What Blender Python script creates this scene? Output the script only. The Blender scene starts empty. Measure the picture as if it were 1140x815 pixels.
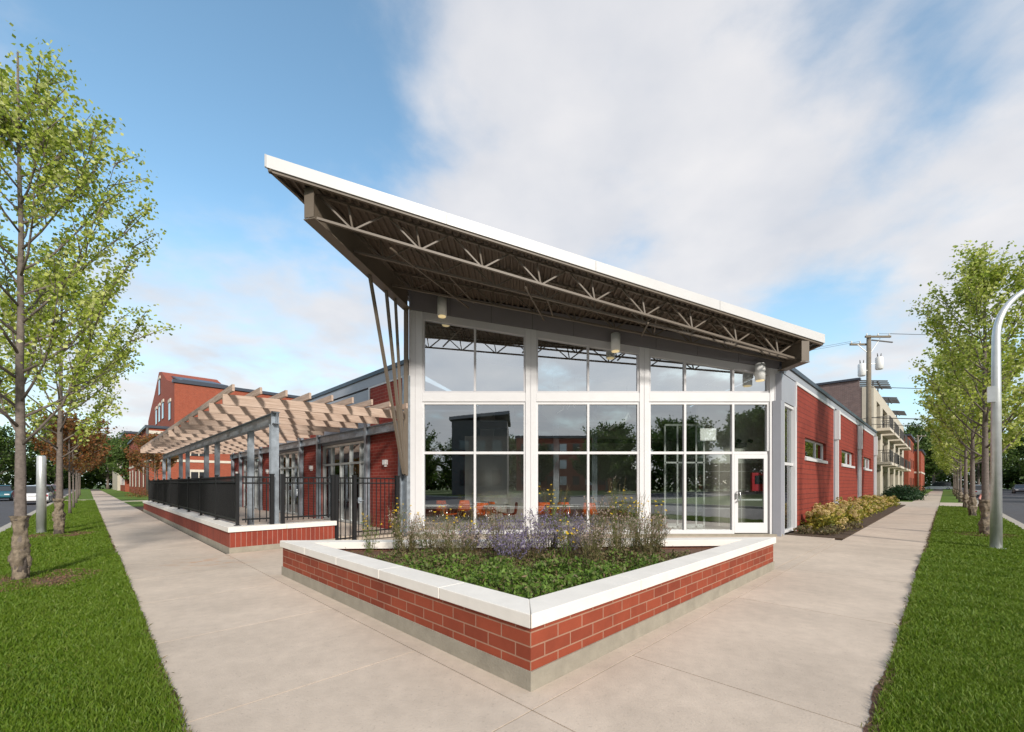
import bpy, math, random
import numpy as np
from mathutils import Vector
R = math.radians
C = bpy.context.scene.collection
scene = bpy.context.scene
# ------------------------------------------------------------------ camera
cd = bpy.data.cameras.new('camera'); cam = bpy.data.objects.new('camera', cd); C.objects.link(cam)
cam.location = (0, 0, 1.45); cam.rotation_euler = (R(90), 0, 0)
cd.sensor_width = 36; cd.lens = 36*477/1140
cd.shift_x = -5/1140; cd.shift_y = 131/1140
cd.clip_start = 0.05; cd.clip_end = 3000
scene.camera = cam
scene.view_settings.view_transform = 'Standard'
scene.view_settings.look = 'None'
scene.view_settings.exposure = 0.6
scene.view_settings.gamma = 1
# ------------------------------------------------------------------ world
SUN_EL, SUN_AZ = 28.0, 156.0          # azimuth clockwise from +Y
w = bpy.data.worlds.new('World'); scene.world = w; w.use_nodes = True
nt = w.node_tree; nt.nodes.clear()
def N(t, **k):
    n = nt.nodes.new(t)
    for a, b in k.items(): setattr(n, a, b)
    return n
L = lambda a, b: nt.links.new(a, b)
out = N('ShaderNodeOutputWorld'); bg = N('ShaderNodeBackground'); bg.inputs[1].default_value = 0.115
L(bg.outputs[0], out.inputs[0])
sky = N('ShaderNodeTexSky', sky_type='NISHITA'); sky.sun_disc = False
sky.sun_elevation = R(SUN_EL); sky.sun_rotation = R(SUN_AZ); sky.air_density = 1.0; sky.dust_density = 0.6; sky.ozone_density = 1.6
tc = N('ShaderNodeTexCoord')
nrm = N('ShaderNodeVectorMath', operation='NORMALIZE'); L(tc.outputs['Generated'], nrm.inputs[0])
def M(op, a, b=None, clamp=False):
    n = N('ShaderNodeMath', operation=op); n.use_clamp = clamp
    for i, v in enumerate((a, b)):
        if v is None: continue
        if isinstance(v, (int, float)): n.inputs[i].default_value = v
        else: L(v, n.inputs[i])
    return n.outputs[0]
sep = N('ShaderNodeSeparateXYZ'); L(nrm.outputs[0], sep.inputs[0])
# cloud layer: direction projected on a high flat layer, broken up by noise
zz = M('ADD', sep.outputs[2], 0.22)
comb = N('ShaderNodeCombineXYZ'); L(M('DIVIDE', sep.outputs[0], zz), comb.inputs[0]); L(M('DIVIDE', sep.outputs[1], zz), comb.inputs[1])
n1 = N('ShaderNodeTexNoise'); n1.inputs['Scale'].default_value = 2.4; n1.inputs['Detail'].default_value = 9; n1.inputs['Roughness'].default_value = 0.56; n1.inputs['Distortion'].default_value = 0.15
L(comb.outputs[0], n1.inputs['Vector'])
n2 = N('ShaderNodeTexNoise'); n2.inputs['Scale'].default_value = 3.2; n2.inputs['Detail'].default_value = 7
L(comb.outputs[0], n2.inputs['Vector'])
def bump(px, py, rad, amp):
    d = Vector(((px-575)/477, 1, (538.5-py)/477)).normalized()
    dp = N('ShaderNodeVectorMath', operation='DOT_PRODUCT'); L(nrm.outputs[0], dp.inputs[0]); dp.inputs[1].default_value = d
    mr = N('ShaderNodeMapRange', interpolation_type='SMOOTHSTEP'); L(dp.outputs['Value'], mr.inputs[0])
    mr.inputs[1].default_value = math.cos(R(rad)); mr.inputs[2].default_value = 1.0; mr.inputs[3].default_value = 0; mr.inputs[4].default_value = amp
    return mr.outputs[0]
tot = M('MULTIPLY', M('SUBTRACT', n1.outputs[0], 0.5), 2.5)
for b in [(690, 180, 30, .45), (600, 60, 24, .28), (800, 40, 20, .25), (560, 180, 14, .2), (880, 260, 20, .28), (1080, 190, 18, .3), (1120, 300, 16, .3), (1000, 20, 16, .2),
          (960, 110, 10, -.5), (930, 330, 7, -.35), (480, 105, 9, -.22), (1130, 40, 9, -.3),
          (300, 420, 22, .42), (140, 400, 14, .3), (520, 380, 20, .3), (380, 330, 8, .12), (240, 300, 10, .12), (170, 110, 28, -.25), (350, 200, 14, -.2)]:
    tot = M('ADD', tot, bump(*b))
# the hemisphere behind the photographer: broken cloud
back = N('ShaderNodeMapRange', interpolation_type='SMOOTHSTEP'); L(sep.outputs[1], back.inputs[0])
back.inputs[1].default_value = 0.15; back.inputs[2].default_value = -0.35; back.inputs[4].default_value = 0.85
tot = M('ADD', tot, back.outputs[0])
cr = N('ShaderNodeMapRange', interpolation_type='SMOOTHSTEP'); L(tot, cr.inputs[0])
cr.inputs[1].default_value = -0.22; cr.inputs[2].default_value = 0.80; cr.inputs[4].default_value = 0.94
ccol = N('ShaderNodeMix', data_type='RGBA'); L(n2.outputs[0], ccol.inputs[0])
ccol.inputs[6].default_value = (3.25, 3.5, 4.0, 1); ccol.inputs[7].default_value = (6.0, 5.75, 5.6, 1)
hz = N('ShaderNodeMapRange'); L(sep.outputs[2], hz.inputs[0]); hz.inputs[1].default_value = 0.0; hz.inputs[2].default_value = 0.5; hz.inputs[3].default_value = 0.6; hz.inputs[4].default_value = 0.03
sk = N('ShaderNodeMix', data_type='RGBA'); L(hz.outputs[0], sk.inputs[0]); skm = N('ShaderNodeVectorMath', operation='MULTIPLY'); L(sky.outputs[0], skm.inputs[0]); skm.inputs[1].default_value = (1.36, 1.60, 1.48)
L(skm.outputs[0], sk.inputs[6]); sk.inputs[7].default_value = (3.7, 4.8, 5.6, 1)
mx = N('ShaderNodeMix', data_type='RGBA'); L(cr.outputs[0], mx.inputs[0]); L(sk.outputs[2], mx.inputs[6]); L(ccol.outputs[2], mx.inputs[7])
L(mx.outputs[2], bg.inputs[0])
# ------------------------------------------------------------------ sun
sd = bpy.data.lights.new('sun', 'SUN'); sun = bpy.data.objects.new('sun', sd); C.objects.link(sun)
sd.energy = 2.7; sd.angle = R(6); sd.color = (1.0, 0.94, 0.86)
to_sun = Vector((math.sin(R(SUN_AZ))*math.cos(R(SUN_EL)), math.cos(R(SUN_AZ))*math.cos(R(SUN_EL)), math.sin(R(SUN_EL))))
sun.rotation_euler = to_sun.to_track_quat('Z', 'Y').to_euler()

# ------------------------------------------------------------------ materials
def mat(name, col, rough=0.7, var=0.12, scale=6.0, bump=0.0, bscale=None, metal=0.0, detail=6, spec=0.4, col2=None):
    m = bpy.data.materials.new(name); m.use_nodes = True; t = m.node_tree; p = t.nodes['Principled BSDF']
    p.inputs['Roughness'].default_value = rough; p.inputs['Metallic'].default_value = metal; p.inputs['Specular IOR Level'].default_value = spec
    if var or bump or col2:
        g = t.nodes.new('ShaderNodeNewGeometry')
        n = t.nodes.new('ShaderNodeTexNoise'); n.inputs['Scale'].default_value = scale; n.inputs['Detail'].default_value = detail; n.inputs['Roughness'].default_value = .62
        t.links.new(g.outputs['Position'], n.inputs['Vector'])
        mr = t.nodes.new('ShaderNodeMapRange'); t.links.new(n.outputs[0], mr.inputs[0]); mr.inputs[1].default_value = .28; mr.inputs[2].default_value = .72
        x = t.nodes.new('ShaderNodeMix'); x.data_type = 'RGBA'; t.links.new(mr.outputs[0], x.inputs[0])
        c2 = col2 or tuple(min(1, c*(1+var)) for c in col); c1 = col if col2 else tuple(c*(1-var) for c in col)
        x.inputs[6].default_value = (*c1, 1); x.inputs[7].default_value = (*c2, 1)
        t.links.new(x.outputs[2], p.inputs['Base Color'])
        if bump:
            nb = t.nodes.new('ShaderNodeTexNoise'); nb.inputs['Scale'].default_value = bscale or scale*8; nb.inputs['Detail'].default_value = 5
            t.links.new(g.outputs['Position'], nb.inputs['Vector'])
            b = t.nodes.new('ShaderNodeBump'); b.inputs['Strength'].default_value = bump; b.inputs['Distance'].default_value = .01
            t.links.new(nb.outputs[0], b.inputs['Height']); t.links.new(b.outputs[0], p.inputs['Normal'])
    else: p.inputs['Base Color'].default_value = (*col, 1)
    return m
def brick(name, c1, c2, mortar, bw=.3, rh=.1, ms=.009, offset=.5):
    m = bpy.data.materials.new(name); m.use_nodes = True; t = m.node_tree; p = t.nodes['Principled BSDF']; p.inputs['Roughness'].default_value = .78
    p.inputs['Specular IOR Level'].default_value = .25
    uv = t.nodes.new('ShaderNodeUVMap'); b = t.nodes.new('ShaderNodeTexBrick'); t.links.new(uv.outputs[0], b.inputs['Vector'])
    b.offset = offset; b.inputs['Scale'].default_value = 1; b.inputs['Mortar Size'].default_value = ms; b.inputs['Mortar Smooth'].default_value = .1; b.inputs['Bias'].default_value = 0
    b.inputs['Brick Width'].default_value = bw; b.inputs['Row Height'].default_value = rh
    b.inputs['Color1'].default_value = (*c1, 1); b.inputs['Color2'].default_value = (*c2, 1); b.inputs['Mortar'].default_value = (*mortar, 1)
    g = t.nodes.new('ShaderNodeNewGeometry'); n = t.nodes.new('ShaderNodeTexNoise'); n.inputs['Scale'].default_value = 3.0; n.inputs['Detail'].default_value = 10; n.inputs['Roughness'].default_value = .7
    t.links.new(g.outputs['Position'], n.inputs['Vector'])
    mr = t.nodes.new('ShaderNodeMapRange'); t.links.new(n.outputs[0], mr.inputs[0]); mr.inputs[1].default_value = .3; mr.inputs[2].default_value = .7; mr.inputs[3].default_value = .84; mr.inputs[4].default_value = 1.14
    v = t.nodes.new('ShaderNodeVectorMath'); v.operation = 'SCALE'; t.links.new(b.outputs[0], v.inputs[0]); t.links.new(mr.outputs[0], v.inputs['Scale'])
    t.links.new(v.outputs[0], p.inputs['Base Color'])
    bp = t.nodes.new('ShaderNodeBump'); bp.inputs['Strength'].default_value = .5; bp.inputs['Distance'].default_value = .006; bp.invert = True
    t.links.new(b.outputs['Fac'], bp.inputs['Height']); t.links.new(bp.outputs[0], p.inputs['Normal'])
    return m
def leafmat(name, cols, trans=.45, rough=.55):
    m = bpy.data.materials.new(name); m.use_nodes = True; t = m.node_tree; t.nodes.clear()
    o = t.nodes.new('ShaderNodeOutputMaterial'); g = t.nodes.new('ShaderNodeNewGeometry'); r = t.nodes.new('ShaderNodeValToRGB')
    e = r.color_ramp.elements
    while len(e) < len(cols): e.new(.5)
    for i, c in enumerate(cols): e[i].position = i/(len(cols)-1); e[i].color = (*c, 1)
    t.links.new(g.outputs['Random Per Island'], r.inputs[0])
    d = t.nodes.new('ShaderNodeBsdfPrincipled'); d.inputs['Roughness'].default_value = rough; d.inputs['Specular IOR Level'].default_value = .35
    tr = t.nodes.new('ShaderNodeBsdfTranslucent'); x = t.nodes.new('ShaderNodeMixShader'); x.inputs[0].default_value = trans
    t.links.new(r.outputs[0], d.inputs['Base Color']); t.links.new(r.outputs[0], tr.inputs[0])
    t.links.new(d.outputs[0], x.inputs[1]); t.links.new(tr.outputs[0], x.inputs[2]); t.links.new(x.outputs[0], o.inputs[0])
    return m
def glassmat(name, refl=.35, tint=(.6, .66, .64), rough=.0, wav=0.0):
    m = bpy.data.materials.new(name); m.use_nodes = True; t = m.node_tree; t.nodes.clear()
    o = t.nodes.new('ShaderNodeOutputMaterial'); tr = t.nodes.new('ShaderNodeBsdfTransparent'); tr.inputs[0].default_value = (*tint, 1)
    gl = t.nodes.new('ShaderNodeBsdfGlossy'); gl.inputs['Roughness'].default_value = rough; gl.inputs[0].default_value = (.93, .97, 1, 1)
    f = t.nodes.new('ShaderNodeFresnel'); f.inputs[0].default_value = 1.5
    mr = t.nodes.new('ShaderNodeMapRange'); t.links.new(f.outputs[0], mr.inputs[0]); mr.inputs[1].default_value = .04; mr.inputs[3].default_value = refl; mr.inputs[4].default_value = 1
    x = t.nodes.new('ShaderNodeMixShader'); t.links.new(mr.outputs[0], x.inputs[0]); t.links.new(tr.outputs[0], x.inputs[1]); t.links.new(gl.outputs[0], x.inputs[2]); t.links.new(x.outputs[0], o.inputs[0])
    if wav:
        g = t.nodes.new('ShaderNodeNewGeometry'); n = t.nodes.new('ShaderNodeTexNoise'); n.inputs['Scale'].default_value = 1.1; n.inputs['Detail'].default_value = 1
        t.links.new(g.outputs['Position'], n.inputs['Vector'])
        b = t.nodes.new('ShaderNodeBump'); b.inputs['Strength'].default_value = wav; b.inputs['Distance'].default_value = .02
        t.links.new(n.outputs[0], b.inputs['Height']); t.links.new(b.outputs[0], gl.inputs['Normal'])
    return m
K = {}
K['concrete'] = concrete_mat = mat('concrete', (.56, .465, .375), .9, .10, 1.1, .25, 60, detail=10)
def weather(m):
    # broad tonal patches between pours and a rust coloured stain on the left walk
    t = m.node_tree; p = t.nodes['Principled BSDF']; src = p.inputs['Base Color'].links[0].from_socket
    g = t.nodes.new('ShaderNodeNewGeometry')
    def nz(sc, det, a, b, lo, hi):
        n = t.nodes.new('ShaderNodeTexNoise'); n.inputs['Scale'].default_value = sc; n.inputs['Detail'].default_value = det; t.links.new(g.outputs['Position'], n.inputs['Vector'])
        r = t.nodes.new('ShaderNodeMapRange'); t.links.new(n.outputs[0], r.inputs[0])
        for i_, v_ in zip((1,2,3,4), (a,b,lo,hi)): r.inputs[i_].default_value = v_
        return r.outputs[0]
    a = nz(.55, 3, .35, .65, .94, 1.03); b = nz(9, 10, .35, .75, .93, 1.05); c = nz(42, 6, .60, .72, 1, .80)
    cur = src
    for k in (a, b, c):
        v = t.nodes.new('ShaderNodeVectorMath'); v.operation = 'SCALE'; t.links.new(cur, v.inputs[0]); t.links.new(k, v.inputs['Scale']); cur = v.outputs[0]
    d = t.nodes.new('ShaderNodeVectorMath'); d.operation = 'DISTANCE'; t.links.new(g.outputs['Position'], d.inputs[0]); d.inputs[1].default_value = (-5.7, 8.0, 0)
    r = t.nodes.new('ShaderNodeMapRange'); t.links.new(d.outputs['Value'], r.inputs[0]); r.inputs[1].default_value = 1.0; r.inputs[2].default_value = .1
    mu = t.nodes.new('ShaderNodeMath'); mu.operation = 'MULTIPLY'; t.links.new(r.outputs[0], mu.inputs[0]); t.links.new(nz(4, 5, .48, .68, 0, .65), mu.inputs[1])
    x = t.nodes.new('ShaderNodeMix'); x.data_type = 'RGBA'; t.links.new(mu.outputs[0], x.inputs[0]); t.links.new(cur, x.inputs[6]); x.inputs[7].default_value = (.52,.27,.14,1)
    # each pour has its own tone
    r = t.nodes.new('ShaderNodeMapRange'); t.links.new(g.outputs['Random Per Island'], r.inputs[0]); r.inputs[3].default_value = .93; r.inputs[4].default_value = 1.03
    v = t.nodes.new('ShaderNodeVectorMath'); v.operation = 'SCALE'; t.links.new(x.outputs[2], v.inputs[0]); t.links.new(r.outputs[0], v.inputs['Scale'])
    t.links.new(v.outputs[0], p.inputs['Base Color'])
weather(concrete_mat)
K['concrete_base'] = mat('concrete_base', (.30, .27, .215), .9, .16, 5, .4, 50, detail=9)
K['joint'] = mat('joint', (.10, .085, .07), .95, .2, 20)
K['coping'] = mat('coping', (.76, .72, .66), .75, .06, 3, .15, 60)
K['brick_planter'] = brick('brick_planter', (.29, .062, .030), (.215, .045, .023), (.34, .19, .13), .3, .1017, .006)
K['brick_wall'] = brick('brick_wall', (.30, .046, .030), (.235, .038, .027), (.33, .13, .10), .3, .1, .008)
K['brick_soldier'] = brick('brick_soldier', (.27, .050, .028), (.20, .038, .024), (.34, .18, .14), .1, .6, .006, 0)
K['brick_side'] = brick('brick_side', (.26, .047, .030), (.24, .043, .028), (.15, .032, .024), 60, .16, .013)
K['brick_orange'] = brick('brick_orange', (.33, .072, .036), (.28, .060, .032), (.34, .14, .09), .3, .1, .01)
K['brick_brown'] = brick('brick_brown', (.19, .13, .12), (.15, .105, .10), (.22, .19, .18), .3, .1, .01)
K['stone'] = mat('stone', (.62, .56, .47), .85, .08, 4)
K['cream'] = mat('cream', (.52, .47, .38), .85, .08, 2)
K['white_metal'] = mat('white_metal', (.66, .655, .66), .42, .03, 3, spec=.5)
K['frame_metal'] = mat('frame_metal', (.56, .55, .56), .38, .05, 2, spec=.5)
K['panel'] = mat('panel', (.22, .205, .215), .45, .05, 1.5, spec=.5)
K['panel_light'] = mat('panel_light', (.33, .34, .38), .4, .05, 1.2, spec=.5)
K['roof_white'] = mat('roof_white', (.60, .595, .585), .4, .03, 2)
K['roof_grey'] = mat('roof_grey', (.3, .31, .33), .7, .1, 1)
K['dark_trim'] = mat('dark_trim', (.045, .055, .075), .4, .1, 2)
K['steel_brown'] = mat('steel_brown', (.155, .125, .095), .5, .08, 3)
K['deck_brown'] = mat('deck_brown', (.125, .095, .07), .55, .10, 2)
K['galv'] = mat('galv', (.34, .38, .42), .42, .28, 7, .08, 40, metal=.55, col2=None)
K['galv_pole'] = mat('galv_pole', (.62, .64, .63), .38, .12, 5, metal=.55)
K['black'] = mat('black', (.006, .006, .007), .45, .1, 4, spec=.5)
K['screen'] = mat('screen', (.014, .011, .009), .8, .15, 30)
K['dark_glass'] = mat('dark_glass', (.03, .035, .04), .08, 0, 1, spec=.8)
def woodmat():
    m = bpy.data.materials.new('wood'); m.use_nodes = True; t = m.node_tree; p = t.nodes['Principled BSDF']; p.inputs['Roughness'].default_value = .75
    tcn = t.nodes.new('ShaderNodeTexCoord'); mp = t.nodes.new('ShaderNodeMapping'); mp.inputs['Scale'].default_value = (1.2, 22, 22)
    t.links.new(tcn.outputs['UV'], mp.inputs[0]); n = t.nodes.new('ShaderNodeTexNoise'); n.inputs['Scale'].default_value = 1.6; n.inputs['Detail'].default_value = 6; t.links.new(mp.outputs[0], n.inputs['Vector'])
    v = t.nodes.new('ShaderNodeTexVoronoi'); v.inputs['Scale'].default_value = 2.2
    t.links.new(tcn.outputs['UV'], v.inputs['Vector'])
    r = t.nodes.new('ShaderNodeValToRGB'); r.color_ramp.elements[0].color = (.33, .22, .16, 1); r.color_ramp.elements[1].color = (.60, .47, .38, 1); r.color_ramp.elements[0].position = .25; r.color_ramp.elements[1].position = .72
    t.links.new(n.outputs[0], r.inputs[0])
    mr = t.nodes.new('ShaderNodeMapRange'); t.links.new(v.outputs['Distance'], mr.inputs[0]); mr.inputs[1].default_value = .03; mr.inputs[2].default_value = .10; mr.inputs[3].default_value = .25; mr.inputs[4].default_value = 1
    s = t.nodes.new('ShaderNodeVectorMath'); s.operation = 'SCALE'; t.links.new(r.outputs[0], s.inputs[0]); t.links.new(mr.outputs[0], s.inputs['Scale']); t.links.new(s.outputs[0], p.inputs['Base Color'])
    return m
K['wood'] = woodmat()
K['glass_high'] = glassmat('glass_high', .62, (.80, .86, .84), 0, .012)
K['glass_front'] = glassmat('glass_front', .36, (.92, .96, .94), 0, .012)
K['glass'] = glassmat('glass', .26, (.8, .86, .84), 0, .03)
K['asphalt'] = mat('asphalt', (.085, .083, .088), .85, .12, 2.5, .3, 80)
K['asphalt_new'] = mat('asphalt_new', (.045, .045, .05), .85, .12, 3, .3, 80)
K['kerb'] = mat('kerb', (.42, .385, .33), .9, .12, 3, .3, 50)
K['soil'] = mat('soil', (.085, .055, .035), .95, .35, 25, .8, 90)
K['mulch'] = mat('mulch', (.13, .07, .045), .95, .5, 45, 1.0, 70)
K['turf'] = mat('turf', (.075, .145, .008), .95, .35, 9, .8, 140, col2=(.115, .185, .016))
K['far_turf'] = mat('far_turf', (.08, .13, .02), .95, .3, 3, .5, 40)
K['bark'] = mat('bark', (.17, .14, .12), .9, .35, 18, .8, 60)
K['burlap'] = mat('burlap', (.20, .16, .115), .95, .55, 14, .9, 60)
K['pole_wood'] = mat('pole_wood', (.19, .16, .12), .9, .2, 8, .4, 40)
K['floor'] = mat('floor', (.5, .48, .45), .35, .08, 3)
K['int_dark'] = mat('int_dark', (.10, .095, .09), .7, .1, 2)
K['int_wall'] = mat('int_wall', (.75, .73, .68), .8, .04, 2)
K['tile'] = brick('tile', (.36, .32, .285), (.34, .30, .27), (.65, .62, .58), .75, .62, .012, 0)
K['orange'] = mat('orange', (.90, .15, .02), .4, .03, 3)
K['white_plastic'] = mat('white_plastic', (.75, .75, .73), .4, .02, 3)
K['chrome'] = mat('chrome', (.6, .6, .6), .2, 0, 1, metal=1)
K['red_box'] = mat('red_box', (.45, .015, .03), .4, .05, 3)
K['int_mid'] = mat('int_mid', (.45, .43, .40), .8, .08, 2)
K['paper'] = mat('paper', (.82, .82, .80), .8, .02, 3)
K['leaf_pear'] = leafmat('leaf_pear', [(.18, .26, .03), (.34, .43, .055), (.50, .56, .10), (.74, .76, .34)], .45)
K['leaf_dark'] = leafmat('leaf_dark', [(.045, .085, .02), (.08, .14, .025), (.14, .20, .045)], .4)
K['leaf_autumn'] = leafmat('leaf_autumn', [(.16, .075, .025), (.28, .10, .03), (.10, .10, .03), (.33, .15, .04)], .35)
K['leaf_ground'] = leafmat('leaf_ground', [(.06, .12, .015), (.11, .20, .025), (.19, .30, .05), (.15, .17, .06)], .35)
K['leaf_dry'] = leafmat('leaf_dry', [(.14, .12, .05), (.24, .17, .09), (.10, .12, .04), (.2, .13, .09)], .3)
K['grass'] = leafmat('grass', [(.070, .145, .007), (.102, .188, .010), (.150, .235, .016), (.21, .25, .05)], .35)
K['purple'] = leafmat('purple', [(.20, .16, .30), (.30, .25, .40), (.16, .13, .20)], .3)
K['yellow'] = leafmat('yellow', [(.75, .48, .02), (.85, .62, .04)], .3)
K['seed'] = leafmat('seed', [(.32, .22, .18), (.50, .40, .34), (.22, .14, .10)], .3)
K['stem'] = leafmat('stem', [(.12, .14, .04), (.22, .17, .08)], .2)
K['hydra'] = leafmat('hydra', [(.62, .52, .18), (.75, .62, .32), (.62, .42, .22)], .3)
K['hydra_leaf'] = leafmat('hydra_leaf', [(.13, .16, .025), (.30, .28, .04), (.50, .40, .08)], .35)
K['hedge'] = leafmat('hedge', [(.012, .04, .014), (.03, .07, .02)], .25)

def drift(m):
    t = m.node_tree; g = t.nodes.new('ShaderNodeNewGeometry'); n = t.nodes.new('ShaderNodeTexNoise'); n.inputs['Scale'].default_value = 1.7; n.inputs['Detail'].default_value = 5
    t.links.new(g.outputs['Position'], n.inputs['Vector']); r = t.nodes.new('ShaderNodeMapRange'); t.links.new(n.outputs[0], r.inputs[0]); r.inputs[1].default_value = .35; r.inputs[2].default_value = .68; r.inputs[4].default_value = .75
    rp = [x for x in t.nodes if x.type == 'VALTORGB'][0]; x = t.nodes.new('ShaderNodeMix'); x.data_type = 'RGBA'; t.links.new(r.outputs[0], x.inputs[0])
    tg = [l.to_socket for l in rp.outputs[0].links]; t.links.new(rp.outputs[0], x.inputs[6]); x.inputs[7].default_value = (.15, .23, .02, 1)
    for s_ in tg: t.links.new(x.outputs[2], s_)
drift(K['grass'])
# ------------------------------------------------------------------ mesh helpers
ORG = {}
ANG = {'xy': 0.0, 'pq': R(45)}        # pq frame: p = along the right street, q = along the left street
def world(frame, v):
    a = ANG[frame]; return Vector((math.cos(a)*v[0]-math.sin(a)*v[1], math.sin(a)*v[0]+math.cos(a)*v[1], v[2]))
def PQ(X, Y): return ((X+Y)/math.sqrt(2), (Y-X)/math.sqrt(2))
class MB:
    def __init__(s): s.v = []; s.f = []; s.smooth = []
    def add(s, vs, fs, sm=False):
        o = len(s.v); s.v += [tuple(v) for v in vs]; s.f += [tuple(i+o for i in f) for f in fs]; s.smooth += [sm]*len(fs); return s
    def box(s, x0, x1, y0, y1, z0, z1):
        if x0 > x1: x0, x1 = x1, x0
        if y0 > y1: y0, y1 = y1, y0
        return s.hexa([(x0,y0,z0),(x1,y0,z0),(x1,y1,z0),(x0,y1,z0),(x0,y0,z1),(x1,y0,z1),(x1,y1,z1),(x0,y1,z1)])
    def hexa(s, v): return s.add(v, [(3,2,1,0),(4,5,6,7),(0,1,5,4),(1,2,6,5),(2,3,7,6),(3,0,4,7)])
    def quad(s, a, b, c, d): return s.add([a,b,c,d], [(0,1,2,3)])
    def prism(s, poly, z0, z1, zf=None):     # poly counter-clockwise; zf(x,y) adds a slope
        n = len(poly); g = zf or (lambda x, y: 0)
        vs = [(x,y,z0+g(x,y)) for x,y in poly]+[(x,y,z1+g(x,y)) for x,y in poly]
        fs = [tuple(range(n-1,-1,-1)), tuple(range(n,2*n))]+[(i,(i+1)%n,(i+1)%n+n,i+n) for i in range(n)]
        return s.add(vs, fs)
    def bar(s, a, b, w, h=None, up=(0,0,1)):
        a = Vector(a); b = Vector(b); h = h or w; d = (b-a).normalized(); u = Vector(up)
        if abs(d.dot(u)) > .98: u = Vector((0,1,0))
        sd = d.cross(u).normalized()*(w/2); uu = sd.cross(d).normalized()*(h/2)
        return s.hexa([a-sd-uu, a+sd-uu, b+sd-uu, b-sd-uu, a-sd+uu, a+sd+uu, b+sd+uu, b-sd+uu])
    def tube(s, pts, rad, n=8, cap=True):
        pts = [Vector(p) for p in pts]; m = len(pts)
        if isinstance(rad, (int,float)): rad = [rad]*m
        vs = []; fs = []; ref = None
        for i, p in enumerate(pts):
            d = (pts[min(i+1,m-1)]-pts[max(i-1,0)]).normalized()
            if ref is None:
                ref = Vector((1,0,0)) if abs(d.x) < .9 else Vector((0,1,0))
            u = (ref-d*ref.dot(d)).normalized(); ref = u; v = d.cross(u)
            for k in range(n):
                a = 2*math.pi*k/n; vs.append(p+(u*math.cos(a)+v*math.sin(a))*rad[i])
        for i in range(m-1):
            for k in range(n):
                k2 = (k+1)%n; fs.append((i*n+k, i*n+k2, (i+1)*n+k2, (i+1)*n+k))
        if cap: fs += [tuple(range(n-1,-1,-1)), tuple((m-1)*n+k for k in range(n))]
        return s.add(vs, fs, True)
    def ball(s, c, r, n=10, m=6, sq=(1,1,1)):
        vs = [(c[0],c[1],c[2]-r*sq[2])]; fs = []
        for j in range(1,m):
            t = math.pi*j/m-math.pi/2
            for k in range(n):
                a = 2*math.pi*k/n; vs.append((c[0]+r*sq[0]*math.cos(t)*math.cos(a), c[1]+r*sq[1]*math.cos(t)*math.sin(a), c[2]+r*sq[2]*math.sin(t)))
        vs.append((c[0],c[1],c[2]+r*sq[2])); e = len(vs)-1
        for k in range(n):
            k2=(k+1)%n; fs.append((0,1+k2,1+k)); fs.append((e,1+(m-2)*n+k,1+(m-2)*n+k2))
            for j in range(m-2): fs.append((1+j*n+k,1+j*n+k2,1+(j+1)*n+k2,1+(j+1)*n+k))
        return s.add(vs, fs, True)
def tag(o, label=None, cat=None, group=None, kind=None):
    for k, v in (('label',label),('category',cat),('group',group),('kind',kind)):
        if v: o[k] = v
    return o
def root(name, label, cat, org=(0,0,0), frame='xy', group=None):
    o = bpy.data.objects.new(name, None); C.objects.link(o); o.empty_display_size = .2
    o.location = world(frame, org); o.rotation_euler = (0,0,ANG[frame]); ORG[o.name] = (frame, Vector(org))
    return tag(o, label, cat, group)
def uvbox(me):
    n = len(me.polygons)
    uv = me.uv_layers.new(name='UVMap'); data = np.zeros((len(me.loops), 2), 'f')
    co = [v.co for v in me.vertices]
    for p in me.polygons:
        nr = p.normal
        if abs(nr.z) > .7: f = lambda c: (c.x, c.y)
        else:
            t = Vector((-nr.y, nr.x, 0)).normalized()
            if abs(t.x) > abs(t.y) and t.x < 0 or abs(t.y) >= abs(t.x) and t.y < 0: t = -t
            f = lambda c, t=t: (t.x*c.x+t.y*c.y, c.z)
        for li in p.loop_indices: data[li] = f(co[me.loops[li].vertex_index])
    uv.data.foreach_set('uv', data.ravel())
def build(name, mb, m, parent=None, frame='xy', org=None, label=None, cat=None, group=None, kind=None, bevel=0):
    """mb is in frame coordinates; the mesh is stored relative to the base point of its thing."""
    if parent is not None: frame, o0 = ORG[parent.name]
    else: o0 = Vector(org or (0,0,0))
    me = bpy.data.meshes.new(name); me.from_pydata([(v[0]-o0.x, v[1]-o0.y, v[2]-o0.z) for v in mb.v], [], mb.f)
    me.polygons.foreach_set('use_smooth', mb.smooth); me.update(); me.validate()
    if len(me.polygons) < 60000: uvbox(me)
    me.materials.append(K[m] if isinstance(m, str) else m)
    ob = bpy.data.objects.new(name, me); C.objects.link(ob)
    if parent is not None: ob.parent = parent
    else: ob.location = world(frame, o0); ob.rotation_euler = (0,0,ANG[frame])
    ORG[ob.name] = (frame, o0)
    if bevel:
        b = ob.modifiers.new('bevel', 'BEVEL'); b.width = bevel; b.segments = 2; b.limit_method = 'ANGLE'; b.angle_limit = R(40)
    return tag(ob, label, cat, group, kind)
def copy_tree(o, parent=None):
    c = o.copy(); C.objects.link(c)
    if parent is not None: c.parent = parent
    ORG[c.name] = ORG[o.name]
    for ch in list(o.children): copy_tree(ch, c)
    return c
def put(o, frame, org, rot=0, sc=1):
    o.location = world(frame, org); o.rotation_euler = (0,0,rot); o.scale = (sc,sc,sc); return o
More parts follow.
